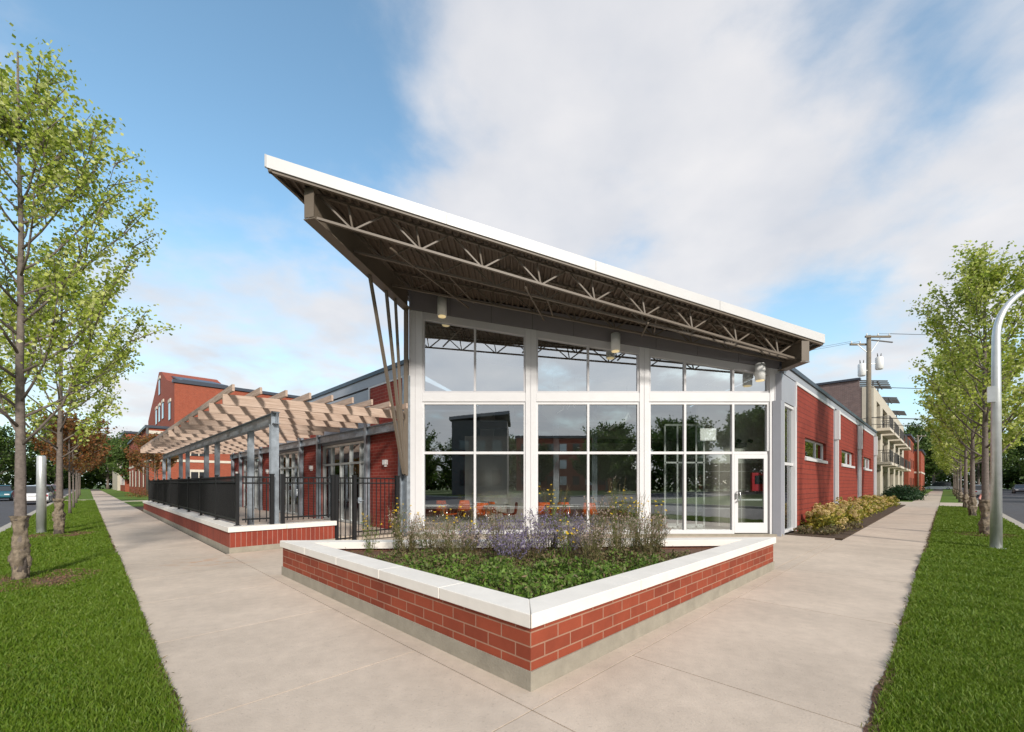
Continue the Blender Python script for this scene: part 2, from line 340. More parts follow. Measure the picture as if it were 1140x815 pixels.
def cards(name, cen, size, m, parent=None, rng=None, frame='xy', org=None, asp=.7, upbias=0., **kw):
    """many small folded leaves: cen (n,3) local coordinates, size (n,)"""
    n = len(cen); rng = rng or np.random.default_rng(1)
    d = rng.normal(size=(n,3)); d[:,2] += upbias; d /= np.linalg.norm(d,axis=1)[:,None]
    e = rng.normal(size=(n,3)); e -= (e*d).sum(1)[:,None]*d; e /= np.linalg.norm(e,axis=1)[:,None]
    nn = np.cross(d, e); s = size[:,None]
    v = np.stack([cen-d*s*.5, cen+e*s*.5*asp+nn*s*.10, cen+d*s*.5, cen-e*s*.5*asp+nn*s*.10], 1).reshape(-1,3)
    me = bpy.data.meshes.new(name); me.vertices.add(4*n); me.vertices.foreach_set('co', v.ravel().astype('f'))
    me.loops.add(6*n); b = np.arange(n)[:,None]*4
    me.loops.foreach_set('vertex_index', (b+np.array([0,1,2,0,2,3])).ravel().astype('i'))
    me.polygons.add(2*n); me.polygons.foreach_set('loop_start', (np.arange(2*n)*3).astype('i'))
    me.update(calc_edges=True); me.materials.append(K[m])
    ob = bpy.data.objects.new(name, me); C.objects.link(ob)
    if parent is not None: ob.parent = parent; ORG[ob.name] = ORG[parent.name]
    else:
        o0 = Vector(org or (0,0,0)); ob.location = world(frame, o0); ob.rotation_euler = (0,0,ANG[frame]); ORG[ob.name] = (frame, o0)
    return tag(ob, **kw) if kw else ob
# ------------------------------------------------------------------ ground, roads, pavements (pq frame)
def S(name, mb, m, **kw): return build(name, mb, m, frame='pq', kind='structure', **kw)
mb = MB(); mb.quad((-900,-900,-.20),(900,-900,-.20),(900,900,-.20),(-900,900,-.20)); S('ground', mb, 'far_turf')
mb = MB(); mb.quad((-14.2,-400,-.13),(-2.05,-400,-.13),(-2.05,400,-.13),(-14.2,400,-.13)); S('road', mb, 'asphalt')
mb = MB(); mb.quad((-2.05,-13,-.128),(400,-13,-.128),(400,-2.0,-.128),(-2.05,-2.0,-.128)); mb.quad((-400,-13,-.128),(-14.2,-13,-.128),(-14.2,-2.0,-.128),(-400,-2.0,-.128)); S('road', mb, 'asphalt')
mb = MB(); mb.box(10,27,-13,-2.3,-.127,-.122); mb.box(-9.5,-2.4,6,22,-.127,-.122); S('road_patch', mb, 'asphalt_new')
def kerb(segs):
    mb = MB()
    for (x0,x1,y0,y1) in segs: mb.box(x0,x1,y0,y1,-.2,.004)
    return mb
S('curb', kerb([(-2.05,-1.77,-1.7,160),(-1.77,160,-2.0,-1.72)]), 'kerb')
S('curb', kerb([(-14.5,-14.2,-2,160),(-14.5,-14.2,-160,-13.3),(-2.05,-1.77,-160,-13.3),(-1.77,160,-13.3,-13.0),(-160,-14.5,-13.3,-13.0),(-160,-14.5,-2,-1.7)]), 'kerb')
S('block_ground', MB().box(-1.77,160,-1.72,160,-.19,-.035), 'joint')
def slabs(ps, qs, top=0.0, g=.011):
    mb = MB()
    for i in range(len(ps)-1):
        for j in range(len(qs)-1): mb.box(ps[i]+g/2, ps[i+1]-g/2, qs[j]+g/2, qs[j+1]-g/2, -.03, top)
    return mb
ql = [1.87]+[3.25+1.8*k for k in range(15)]; ql = [q for q in ql if q < 29]+[30.6]+[32.4+1.8*k for k in range(50)]
pr = [2.01]+[3.25+2.6*k for k in range(14)]+[39.6]+[41.4+1.8*k for k in range(40)]
m1 = slabs([.375, 2.01], ql); m1.box(2.016, 2.19, 2.05, 10.49, -.03, 0)
S('sidewalk', m1, 'concrete')
m2 = slabs(pr, [.28, 1.87]); m2.box(2.016, 13.6, 1.876, 2.047, -.03, 0)
S('sidewalk', m2, 'concrete')
m3 = slabs([-1.76,-.2,.375-.003,2.01],[-1.71,-.2,.28,1.87]); S('sidewalk', m3, 'concrete')
# apron in front of the glass wall and patio floor
m4 = MB(); g = .012
ap = [(2.02,7.46),(8.2,2.06),(13.98,2.06),(13.98,3.0),(13.6,3.3),(6.4,10.5)]
m4.prism([(2.02,7.5),(8.22,2.062),(13.98,2.062),(13.98,3.3),(6.4,10.47),(2.02,10.47)], -.03, 0.001)
S('plaza', m4, 'concrete')
S('patio_floor', MB().box(2.45,6.3,10.9,29.9,-.03,.10), 'concrete')
m = MB(); m.box(13.99,39.5,1.89,3.17,-.03,.015); m.box(2.02,6.3,30.7,36,-.03,.0); S('bed_soil', m, 'soil')
S('driveway', MB().box(39.62,46.5,1.88,30,-.03,.001).box(39.62,46.5,-1.71,.27,-.03,.0), 'concrete')
S('driveway', MB().box(38.4,41.4,-1.71,.27,-.028,.004).box(-1.76,.37,52,55,-.028,.004).box(2.02,12,47,49,-.028,.004), 'concrete')
# turf bases
lawn = MB().box(-1.765,.372,1.88,51.9,-.03,.0).box(-1.765,.372,55.1,158,-.03,0); S('lawn', lawn, 'turf')
lawn2 = MB().box(2.02,38.3,-1.715,.272,-.03,.0).box(46.6,158,-1.715,.272,-.03,0); S('lawn', lawn2, 'turf')
S('lawn', MB().box(2.02,14,36.1,46.9,-.03,0).box(2.02,14,49.1,158,-.03,0).box(46.6,158,1.9,20,-.03,0), 'turf')
S('lawn', MB().box(-60,-14.6,-1.6,158,-.03,0).box(-1.7,158,-60,-13.4,-.03,0).box(-60,-14.6,-60,-13.4,-.03,0), 'far_turf')

def grass(name, regs, n, seed, label):
    rng = np.random.default_rng(seed); P = []
    for (x0,x1,y0,y1,k) in regs: P.append(np.stack([rng.uniform(x0,x1,int(n*k)), y0+(y1-y0)*rng.random(int(n*k))**1.0], 1))
    P = np.concatenate(P)
    q = np.hypot(P[:,0]-0, P[:,1]-0); h = rng.uniform(.018,.040,len(P))*(1+.25*np.sin(P[:,0]*7+np.sin(P[:,1]*5)))
    h *= np.where(rng.random(len(P))<.03, 1.5, 1)*(1+np.clip(q/14,0,.8))
    wd = rng.uniform(.0028,.0050,len(P))*np.clip(q/4,1,5); a = rng.uniform(0,2*np.pi,len(P)); ln = rng.uniform(.15,.8,len(P))*h; b = rng.uniform(0,2*np.pi,len(P))
    base = np.c_[P, np.full(len(P), -.002)]; dx = np.c_[np.cos(a), np.sin(a), 0*a]*wd[:,None]
    tip = base+np.c_[np.cos(b)*ln, np.sin(b)*ln, h]; mid = base+np.c_[np.cos(b)*ln*.3, np.sin(b)*ln*.3, h*.6]
    v = np.stack([base-dx, base+dx, mid+dx*.75, tip, mid-dx*.75], 1).reshape(-1,3); n = len(P)
    me = bpy.data.meshes.new(name); me.vertices.add(5*n); me.vertices.foreach_set('co', v.ravel().astype('f'))
    me.loops.add(7*n); bb = np.arange(n)[:,None]*5
    me.loops.foreach_set('vertex_index', (bb+np.array([0,1,2,4,4,2,3])).ravel().astype('i'))
    me.polygons.add(2*n); st = np.arange(n)[:,None]*7+np.array([0,4]); me.polygons.foreach_set('loop_start', st.ravel().astype('i'))
    me.update(calc_edges=True); me.materials.append(K['grass'])
    ob = bpy.data.objects.new(name, me); C.objects.link(ob); ob.rotation_euler = (0,0,R(45)); ORG[ob.name] = ('pq', Vector((0,0,0)))
    tag(ob, label=label, cat='grass', kind='stuff')
grass('grass', [(-1.76,.385,2.2,5.5,1.0),(-1.76,.385,5.5,11,.95),(-1.76,.385,11,24,.8),(-1.76,.385,24,52,.75),(.34,.42,2.2,12,.05)], 85000, 3, 'green mown grass on the strip left of the left walk')
grass('grass', [(2.3,5.5,-1.7,.262,1.0),(5.5,11,-1.7,.262,.95),(11,24,-1.7,.262,.8),(24,38,-1.7,.262,.5),(2.6,12,.25,.31,.05)], 85000, 4, 'green mown grass on the strip right of the right walk')
# ------------------------------------------------------------------ front planter (pq frame)
zb, zt, zc = .137, .442, .545
pl = root('brick_planter', 'triangular red brick planter with white stone coping in front of the glass wall', 'planter', (2.19,2.05,0), 'pq')
def tri(off, A=2.19, B=2.05, ql_=7.44, pr_=8.18):
    # outline shrunk inwards by off: faces p=A, q=B and back line
    k = (ql_-B)/(pr_-A); ux, uy = -k, 1.0; 
    # back line: q = ql_ - k*(p-A); inward offset
    c = ql_ + k*A - off*math.sqrt(1+k*k)
    a, b = A+off, B+off
    return [(a,b), ((c-b)/k, b), (a, c-k*a)]
def ring(mb, o, i, z0, z1):
    for k in range(3):
        a, b = o[k], o[(k+1)%3]; c, d = i[(k+1)%3], i[k]
        mb.hexa([(*a,z0),(*b,z0),(*c,z0),(*d,z0),(*a,z1),(*b,z1),(*c,z1),(*d,z1)])
m = MB(); ring(m, tri(-.012), tri(.2), -.03, zb); build('concrete_footing', m, 'concrete_base', pl)
m = MB(); ring(m, tri(0), tri(.19), zb, zt); build('brick_face', m, 'brick_planter', pl)
# coping stones with open joints
o, i = tri(-.028), tri(.262)
m = MB()
for k in range(3):
    a, b, c, d = map(Vector, (o[k], o[(k+1)%3], i[(k+1)%3], i[k]))
    n = [4,4,5][k]
    for s in range(n):
        t0, t1 = s/n, (s+1)/n; e = .004/(b-a).length
        p0 = a.lerp(b,t0+e); p1 = a.lerp(b,t1-e)
        # inner edge: perpendicular joints except at the corners
        dv = (b-a).normalized(); nv = Vector((-dv.y, dv.x))*.290
        q0 = d if s == 0 else p0+nv; q1 = c if s == n-1 else p1+nv
        if s == 0: q0 = d
        m.hexa([(*p0,zt+.002),(*p1,zt+.002),(*q1,zt+.002),(*q0,zt+.002),(*p0,zc),(*p1,zc),(*q1,zc),(*q0,zc)])
build('coping', m, 'coping', pl, bevel=.006)
m = MB(); m.prism(tri(.19), .0, .40); build('soil', m, 'mulch', pl)

# ------------------------------------------------------------------ patio wall
pw = root('patio_wall', 'low red brick wall with white coping under the black patio fence', 'wall', (2.08,10.49,0), 'pq')
m = MB().box(2.07,2.36,10.48,30.01,-.03,.118).box(2.36,4.25,10.48,10.77,-.03,.118); build('concrete_footing', m, 'concrete_base', pw)
m = MB().box(2.08,2.35,10.49,30,.118,.437).box(2.35,4.24,10.49,10.76,.118,.437); build('brick_face', m, 'brick_soldier', pw)
m = MB()
for k in range(13): m.box(2.045,2.39,10.80+k*1.48,10.80+(k+1)*1.48-.006,.439,.545)
for k in range(2): m.box(2.045+k*1.12,2.045+(k+1)*1.12-.006,10.455,10.795,.439,.545)
build('coping', m, 'coping', pw, bevel=.006)

# ------------------------------------------------------------------ fence
def ball_post(mb, p, q, z0, z1, w=.06):
    mb.box(p-w/2,p+w/2,q-w/2,q+w/2,z0,z1); mb.box(p-w/2-.008,p+w/2+.008,q-w/2-.008,q+w/2+.008,z1,z1+.025)
fa = root('metal_fence', 'long black screened metal fence along the left walk', 'fence', (2.28,10.78,.545), 'pq')
Z0 = .545
for k in range(10):
    m = MB(); ball_post(m, 2.28, 10.80+2.1*k, Z0, Z0+1.10); m.box(2.22,2.34,10.74+2.1*k,10.86+2.1*k,Z0,Z0+.012); build('post', m, 'black', fa)
    if k < 9:
        q0, q1 = 10.84+2.1*k, 12.86+2.1*k
        m = MB()
        for z in (.10,.92,1.03): m.box(2.262,2.298,q0,q1,Z0+z,Z0+z+.035)
        for j in range(1,17): m.box(2.271,2.289,q0+j*2.02/17-.009,q0+j*2.02/17+.009,Z0+.06,Z0+1.075)
        build('rail_panel', m, 'black', fa)
        m = MB().box(2.302,2.308,q0,q1,Z0+.11,Z0+.95); build('screen_cloth', m, 'screen', fa)
fb = root('metal_fence', 'short open black picket fence across the front of the patio', 'fence', (2.28,10.62,.545), 'pq')
def pickets(mb, p0, p1, q, z0, z1, rails, n):
    for z in rails: mb.box(p0,p1,q-.018,q+.018,z,z+.035)
    for j in range(n):
        x = p0+(j+.5)*(p1-p0)/n; mb.box(x-.009,x+.009,q-.009,q+.009,z0,z1)
for p in (2.90,3.12,4.24):
    m = MB(); ball_post(m, p, 10.62, Z0, Z0+1.10, .075); build('post', m, 'black', fb)
for a, b, n in ((2.33,2.86,4),(3.16,4.20,9)):
    m = MB(); pickets(m, a, b, 10.62, Z0+.07, Z0+1.06, (Z0+.12,Z0+.90,Z0+1.03), n); build('picket_panel', m, 'black', fb)
gt = root('metal_gate', 'black picket gate between the patio wall and the building', 'gate', (4.34,10.62,0), 'pq')
for p in (4.34,4.80,6.0):
    m = MB(); ball_post(m, p, 10.64, 0, Z0+1.10, .085 if p < 5.5 else .1); build('post', m, 'black', gt)
m = MB(); pickets(m, 4.39, 4.75, 10.64, .05, Z0+1.06, (.06,Z0+.90,Z0+1.03), 3); build('picket_panel', m, 'black', gt)
m = MB(); pickets(m, 4.85, 5.94, 10.64, .12, Z0+1.06, (.20,Z0+.90,Z0+1.03), 9); gl_ = build('gate_leaf', m, 'black', gt)
m = MB().box(4.88,4.97,10.585,10.62,.95,1.10).tube([(4.9,10.58,1.02),(4.9,10.54,1.02),(5.0,10.54,1.02)],.012); build('latch', m, 'galv', gl_)
# ------------------------------------------------------------------ pergola
pg = root('pergola', 'weathered timber and galvanized steel pergola over the patio', 'pergola', (3.0,10.82,.1), 'pq')
def ibeam(mb, a, b, h, w=.12, tf=.014, tw=.01):
    a = Vector(a); b = Vector(b); u = Vector((0,0,h/2-tf/2))
    mb.bar(a+u, b+u, w, tf); mb.bar(a-u, b-u, w, tf); mb.bar(a, b, tw, h-2*tf)
m = MB(); ibeam(m, (3.0,10.6,2.93), (3.0,31.2,2.93), .26, .13); build('steel_beam', m, 'galv', pg)
m = MB(); ibeam(m, (6.20,10.62,3.09), (6.20,31.2,3.09), .26, .13); build('steel_beam', m, 'galv', pg)
PQs = [10.82,12.8,16.9,18.7,22.8,24.7,28.7,30.8]
for q in PQs:
    z0 = .545 if q < 11 else .1
    m = MB(); h = .16 if q < 11 else .13
    m.box(3.0-h/2,3.0+h/2,q-h/2,q-h/2+.014,z0,2.80 if q>11 else 3.09); m.box(3.0-h/2,3.0+h/2,q+h/2-.014,q+h/2,z0,2.80); m.box(2.994,3.006,q-h/2+.014,q+h/2-.014,z0,2.80)
    m.box(3.0-.11,3.0+.11,q-.11,q+.11,z0,z0+.015)
    build('post', m, 'galv', pg)
for q in [10.75,12.85,16.85,18.75,22.75,24.65,28.65,30.55]:
    m = MB(); m.box(6.13,6.145,q-.07,q+.07,.1,3.35); m.box(6.255,6.27,q-.07,q+.07,.1,3.35); m.box(6.145,6.255,q-.006,q+.006,.1,3.35); build('wall_post', m, 'galv', pg)
for k in range(15):
    q = 10.52+1.4*k
    m = MB(); m.bar((1.96,q,3.07+.115),(6.12,q,3.215+.115),.055,.22); build('rafter', m, 'wood', pg)
for k in range(9):
    p = 2.06+.49*k; z = 3.30+(p-2)*.036+.075
    m = MB(); m.box(p-.022,p+.022,10.08,31.0,z-.07,z+.065); build('purlin', m, 'wood', pg)

# ------------------------------------------------------------------ main building
bd = root('community_building', 'glass fronted red brick building with a soaring sloped canopy roof', 'building', (0,11.9,0))
def deck(X): return 6.38-.163*X
def gtop(X): return 6.03-.1617*(X+2.6)
Yf = 11.9
# columns and frame of the glass wall
for (a,b) in ((-2.99,-2.62),(.25,.55),(3.42,3.69),(7.04,7.31)):
    v0, v1 = gtop(a)+.20, gtop(b)+.20
    m = MB().hexa([(a,Yf,0),(b,Yf,0),(b,Yf+.22,0),(a,Yf+.22,0),(a,Yf,v0),(b,Yf,v1),(b,Yf+.22,v1),(a,Yf+.22,v0)]); build('column', m, 'white_metal', bd, bevel=.008)
    if a > -2.9 or 1:
        m = MB().box((a+b)/2-.008,(a+b)/2+.008,Yf-.012,Yf-.002,0,min(v0,v1)-.02); build('column_rib', m, 'frame_metal', bd)
m = MB().box(-3.0,7.35,Yf-.10,Yf+.25,-.03,.055); build('sill', m, 'concrete_base', bd)
bays = [(-2.62,.25,[-1.16]),(.55,3.42,[2.0]),(3.69,7.04,[4.70,6.04])]
GY = Yf+.10
for (a,b,mu) in bays:
    last = b > 7
    m = MB()
    # lower frame
    m.box(a,b if not last else 6.04,Yf+.04,Yf+.16,.055,.16)
    m.box(a,a+.05,Yf+.04,Yf+.16,.16,3.73); m.box(b-.05,b,Yf+.04,Yf+.16,(2.31+.05) if last else .16,3.73)
    m.box(a+.05,b-.05,Yf+.042,Yf+.158,3.66,3.73)
    for x in mu: m.box(x-.03,x+.03,Yf+.035,Yf+.155,.16 if x<6 else .055,3.66)
    xs = [a+.05]+mu+[b-.05]
    for j in range(len(xs)-1):
        m.box(xs[j]+(.03 if j else 0),xs[j+1]-(.03 if j<len(xs)-2 else 0),Yf+.045,Yf+.155,2.275,2.345)
    wn = build('window', m, 'white_metal', bd)
    for j in range(len(xs)-1):
        if not (last and j == len(xs)-2):
            build('pane', MB().quad((xs[j],GY,.16),(xs[j+1],GY,.16),(xs[j+1],GY,2.28),(xs[j],GY,2.28)), 'glass_front', wn)
        build('pane', MB().quad((xs[j],GY,2.33),(xs[j+1],GY,2.33),(xs[j+1],GY,3.67),(xs[j],GY,3.67)), 'glass_front', wn)
    m = MB(); m.box(a,a+.05,Yf+.04,Yf+.16,3.98,gtop(a)); m.box(b-.05,b,Yf+.04,Yf+.16,3.98,gtop(b)); m.box(a+.05,b-.05,Yf+.042,Yf+.158,3.98,4.03)
    for x in mu: m.box(x-.028,x+.028,Yf+.035,Yf+.155,4.03,gtop(x))
    wn = build('window', m, 'frame_metal', bd)
    for j in range(len(xs)-1):
        build('pane', MB().quad((xs[j],GY,4.0),(xs[j+1],GY,4.0),(xs[j+1],GY,gtop(xs[j+1])),(xs[j],GY,gtop(xs[j]))), 'glass_high', wn)
    m = MB().box(a,b,Yf+.01,Yf+.2,3.732,3.978); build('transom', m, 'white_metal', bd, bevel=.008)
    m = MB().hexa([(a,Yf+.02,gtop(a)),(b,Yf+.02,gtop(b)),(b,Yf+.2,gtop(b)),(a,Yf+.2,gtop(a)),(a,Yf+.02,gtop(a)+.2),(b,Yf+.02,gtop(b)+.2),(b,Yf+.2,gtop(b)+.2),(a,Yf+.2,gtop(a)+.2)]); build('header', m, 'frame_metal', bd)
# door
m = MB(); x0, x1 = 6.07, 6.99
m.box(x0,x0+.10,Yf+.03,Yf+.08,.08,2.27); m.box(x1-.10,x1,Yf+.03,Yf+.08,.08,2.27); m.box(x0+.1,x1-.1,Yf+.031,Yf+.079,2.15,2.27); m.box(x0+.1,x1-.1,Yf+.031,Yf+.079,.08,.36)
dr = build('door', m, 'white_metal', bd, label='white framed glass entrance door with a red poster')
build('pane', MB().quad((x0+.1,Yf+.055,.36),(x1-.1,Yf+.055,.36),(x1-.1,Yf+.055,2.15),(x0+.1,Yf+.055,2.15)), 'glass', dr)
m = MB().tube([(x0+.05,Yf+.03,1.22),(x0+.05,Yf-.04,1.22),(x0+.12,Yf-.05,1.20),(x0+.12,Yf-.05,.98),(x0+.05,Yf-.04,.96),(x0+.05,Yf+.03,.96)],.013).box(x0+.01,x0+.05,Yf,Yf+.03,1.02,1.18); build('handle', m, 'chrome', dr)
m = MB().box(x0+.1,x1-.1,Yf+.085,Yf+.11,.98,1.02); build('push_bar', m, 'white_metal', dr)
# notice sheet and red cabinet on / behind the door
t = root('fire_panel_box', 'dark red cabinet with a dark screen seen through the glass door', 'cabinet', (6.85,12.6,1.2))
build('case', MB().box(6.64,7.06,12.08,12.18,1.24,1.76), 'red_box', t, bevel=.01); build('screen', MB().box(6.72,6.98,12.07,12.079,1.44,1.68), 'dark_glass', t)
build('notice_sheet', MB().box(5.15,5.60,GY+.01,GY+.013,2.66,3.0), 'paper', org=(5.4,GY+.01,2.66), label='white paper notice taped inside the glass above the door mullion', cat='notice')
# header metal panels with joints
m = MB(); n = 9
for k in range(n):
    a = -2.99+k*10.30/n+.006; b = -2.99+(k+1)*10.30/n-.006
    m.hexa([(a,Yf+.0,gtop(a)+.21),(b,Yf+.0,gtop(b)+.21),(b,Yf+.03,gtop(b)+.21),(a,Yf+.03,gtop(a)+.21),(a,Yf+.0,deck(a)-.01),(b,Yf,deck(b)-.01),(b,Yf+.03,deck(b)-.01),(a,Yf+.03,deck(a)-.01)])
build('metal_panel', m, 'panel', bd)
a, b = -2.99, 7.31
build('wall', MB().hexa([(a,Yf+.03,gtop(a)+.2),(b,Yf+.03,gtop(b)+.2),(b,Yf+.2,gtop(b)+.2),(a,Yf+.2,gtop(a)+.2),(a,Yf+.03,deck(a)-.02),(b,Yf+.03,deck(b)-.02),(b,Yf+.2,deck(b)-.02),(a,Yf+.2,deck(a)-.02)]), 'int_dark', bd)
# high volume side and rear walls
def lx(Y): return -2.99+.2333*(Y-Yf)
m = MB()
m.hexa([(lx(Yf+.2),Yf+.2,4.7),(lx(Yf+.2)+.2,Yf+.2,4.7),(lx(18)+.2,18,4.7),(lx(18),18,4.7),(lx(Yf+.2),Yf+.2,deck(lx(12))),(lx(Yf+.2)+.2,Yf+.2,deck(lx(12)+.2)),(lx(18)+.2,18,deck(lx(18)+.2)),(lx(18),18,deck(lx(18)))])
m.box(7.11,7.31,Yf+.23,18,4.7,deck(7.31)); 
m.hexa([(lx(18),18,4.7),(7.31,18,4.7),(7.31,18.2,4.7),(lx(18),18.2,4.7),(lx(18),18,deck(lx(18))),(7.31,18,deck(7.31)),(7.31,18.2,deck(7.31)),(lx(18),18.2,deck(lx(18)))])
build('clerestory_wall', m, 'int_wall', bd)
# roof: corrugated deck, slab, fascia
def yfront(X): return 7.65+.2735*(X+4.53)
XL, XR = -4.47, 7.93
def yback(X): return 18.2 if X > lx(18) else 7.70+(X+4.50)/.2333
m = MB(); per = .155; k = 0; x = XL
while x < XR-per:
    for (a,b,za,zb2) in ((0,.25,0,0),(.25,.38,0,.055),(.38,.87,.055,.055),(.87,1,.055,0)):
        xa, xb = x+a*per, x+b*per
        ya, yb = yfront(xa)+.03, yfront(xb)+.03; Ya, Yb = max(ya,yback(xa)), max(yb,yback(xb))
        m.quad((xa,ya,deck(xa)+za),(xa,Ya,deck(xa)+za),(xb,Yb,deck(xb)+zb2),(xb,yb,deck(xb)+zb2))
    x += per
build('roof_deck', m, 'deck_brown', bd)
poly = [(-4.50,7.65),(7.97,yfront(7.97)),(7.97,18.3),(lx(18.3),18.3)]
m = MB().prism([(-4.44,7.71),(7.92,yfront(7.92)+.06),(7.92,18.3),(lx(18.3),18.3)], .062, .215, lambda x,y: deck(x)); build('roof', m, 'roof_white', bd)
def edge(mb, a, b, out, z0, z1, th=.03):
    a = Vector(a); b = Vector(b); d = (b-a).normalized(); n = Vector((d.y,-d.x))*th
    q = [(a-n*0),(b-n*0),(b-n),(a-n)]
    q = [a, b, b-n, a-n]
    mb.hexa([(v.x,v.y,deck(v.x)+z0) for v in q]+[(v.x,v.y,deck(v.x)+z1) for v in q])
m = MB()
for a, b in ((poly[0],poly[1]),(poly[1],poly[2]),(poly[3],poly[0])):
    a = Vector(a); b = Vector(b); ns = max(2, round((b-a).length/3.05)); e_ = .004/(b-a).length
    for k in range(ns): edge(m, a.lerp(b,k/ns+(e_ if k else 0)), a.lerp(b,(k+1)/ns-(e_ if k<ns-1 else 0)), 1, .0, .225)
build('fascia', m, 'roof_white', bd)
P = [(-4.46,7.69),(7.94,yfront(7.94)+.03),(7.94,18.3),(lx(18.3)+.03,18.3)]
m = MB()
for a, b in ((P[0],P[1]),(P[1],P[2]),(P[3],P[0])): edge(m, a, b, 1, -.05, -.002, .06)
build('edge_angle', m, 'steel_brown', bd)
# cantilever beams
def cbeam(a, b, h, name='canopy_beam'):
    m = MB(); A = Vector((*a, deck(a[0])-h/2-.01)); B = Vector((*b, deck(b[0])-h/2-.01))
    u = Vector((0,0,h/2-.012)); m.bar(A+u,B+u,.24,.02); m.bar(A-u,B-u,.24,.02); m.bar(A,B,.018,h-.044)
    d = (B-A).normalized(); m.bar(A+Vector((0,0,-h/2+.03)), A+Vector((0,0,h/2-.03)), .20, .018, up=(d.x,d.y,0))
    build(name, m, 'steel_brown', bd)
P1, P2 = Vector((-3.88,8.02)), Vector((7.40,10.98))
cbeam(P1, (-3.02,11.86), .60); cbeam(P2, (7.36,11.88), .60)
def beamX(Y): return -3.88+(Y-8.02)*(.86/3.84)
# open web joists
def joist(a, b, dep, npan, nm='roof_joist', mt='steel_brown', th=.045):
    a = Vector(a); b = Vector(b); m = MB()
    f = lambda t, dz: Vector((a.x+(b.x-a.x)*t, a.y+(b.y-a.y)*t, deck(a.x+(b.x-a.x)*t)-dz))
    m.bar(f(0,.03), f(1,.03), .06, .035); m.bar(f(0,dep-.02), f(1,dep-.02), .055, .045)
    for k in range(npan):
        t = (k+.5)/npan; w = 1/npan
        for s, e in ((-.46,.012),(-.06,-.02),(.44,.012)): m.bar(f(t+s*w,.05), f(t+(.04 if s>0 else -.04 if s<-.1 else 0)*w,dep-.035), .032)
    return build(nm, m, mt, bd)
joist(P1+Vector((.06,.18)), P2+Vector((-.05,.22)), .50, 9)
joist((beamX(9.35)+.05,9.35), (7.36,11.38), .46, 9); joist((beamX(10.95)+.05,10.95), (7.33,11.72), .40, 10)
for (xa,xb) in ((-2.6,-1.3),(.2,.75),(3.2,3.4)):
    ya = yfront(xa)+.65; m = MB(); m.bar((xa,ya,deck(xa)-.50),(xb,Yf-.25,deck(xb)-.36),.035); m.bar((xa+.25,ya,deck(xa)-.06),(xb+.2,Yf-.7,deck(xb)-.42),.03); build('bridging', m, 'steel_brown', bd)
for Y in (13.3,14.8,16.3): joist((lx(Y)+.2,Y), (7.1,Y), .5, 8)
# struts and brown mullion at the left corner
for Y, xo in ((10.02,0),(10.75,0),(11.2,0)):
    m = MB(); m.bar((beamX(Y),Y,deck(beamX(Y))-.62),(-3.08+.02*(Y-10),11.70,1.72),.065,.065); build('strut', m, 'steel_brown', bd)
m = MB().box(-3.10,-2.995,11.78,11.90,1.68,6.28); build('corner_post', m, 'steel_brown', bd)
# downlights
for (X,z0,z1) in ((-2.03,6.0,6.54),(2.70,5.05,5.55),(6.64,4.25,4.73)):
    m = MB().tube([(X,11.68,z0+.02),(X,11.68,z1-.02)],.125,20).tube([(X,11.68,z1-.02),(X,11.68,z1)],[.125,.10],20)
    m.box(X-.05,X+.05,11.78,11.9,(z0+z1)/2-.06,(z0+z1)/2+.06); l = build('wall_light', m, 'white_plastic', bd)
    lm = bpy.data.materials.get('lamp_lens')
    if not lm:
        lm = bpy.data.materials.new('lamp_lens'); lm.use_nodes = True; pp = lm.node_tree.nodes['Principled BSDF']; pp.inputs['Emission Color'].default_value = (1,.75,.35,1); pp.inputs['Emission Strength'].default_value = .35; pp.inputs['Base Color'].default_value = (.8,.7,.5,1)
    build('lens', MB().tube([(X,11.68,z0-.005),(X,11.68,z0+.018)],.105,20), lm, l)

# low wings (pq): roof, left wall, right wall are parts of the same building
class Shift: pass
def wp(name, mb, m, **kw):
    """part given in pq coordinates, converted to the building's xy frame"""
    c = math.cos(R(45)); mb.v = [(c*(x-y), c*(x+y), z) for x,y,z in mb.v]
    return build(name, mb, m, kw.pop('parent', bd), **kw)
pA, qB = 6.31, 3.18
# low roof polygons (xy)
c2 = math.sqrt(2)
def xy(p,q): return ((p-q)/c2,(p+q)/c2)
m = MB()
m.prism([(-3.3,12.2),(lx(18),18),(-8.9,18)],4.55,4.7); m.prism([(7.35,12.2),(13.3,18),(7.35,18)],4.5,4.7)
m.prism([(-9.0,18.21),(13.5,18.21),xy(36.4,3.4),xy(36.4,31),xy(6.5,31)],4.5,4.72)
build('roof', m, 'roof_grey', bd)
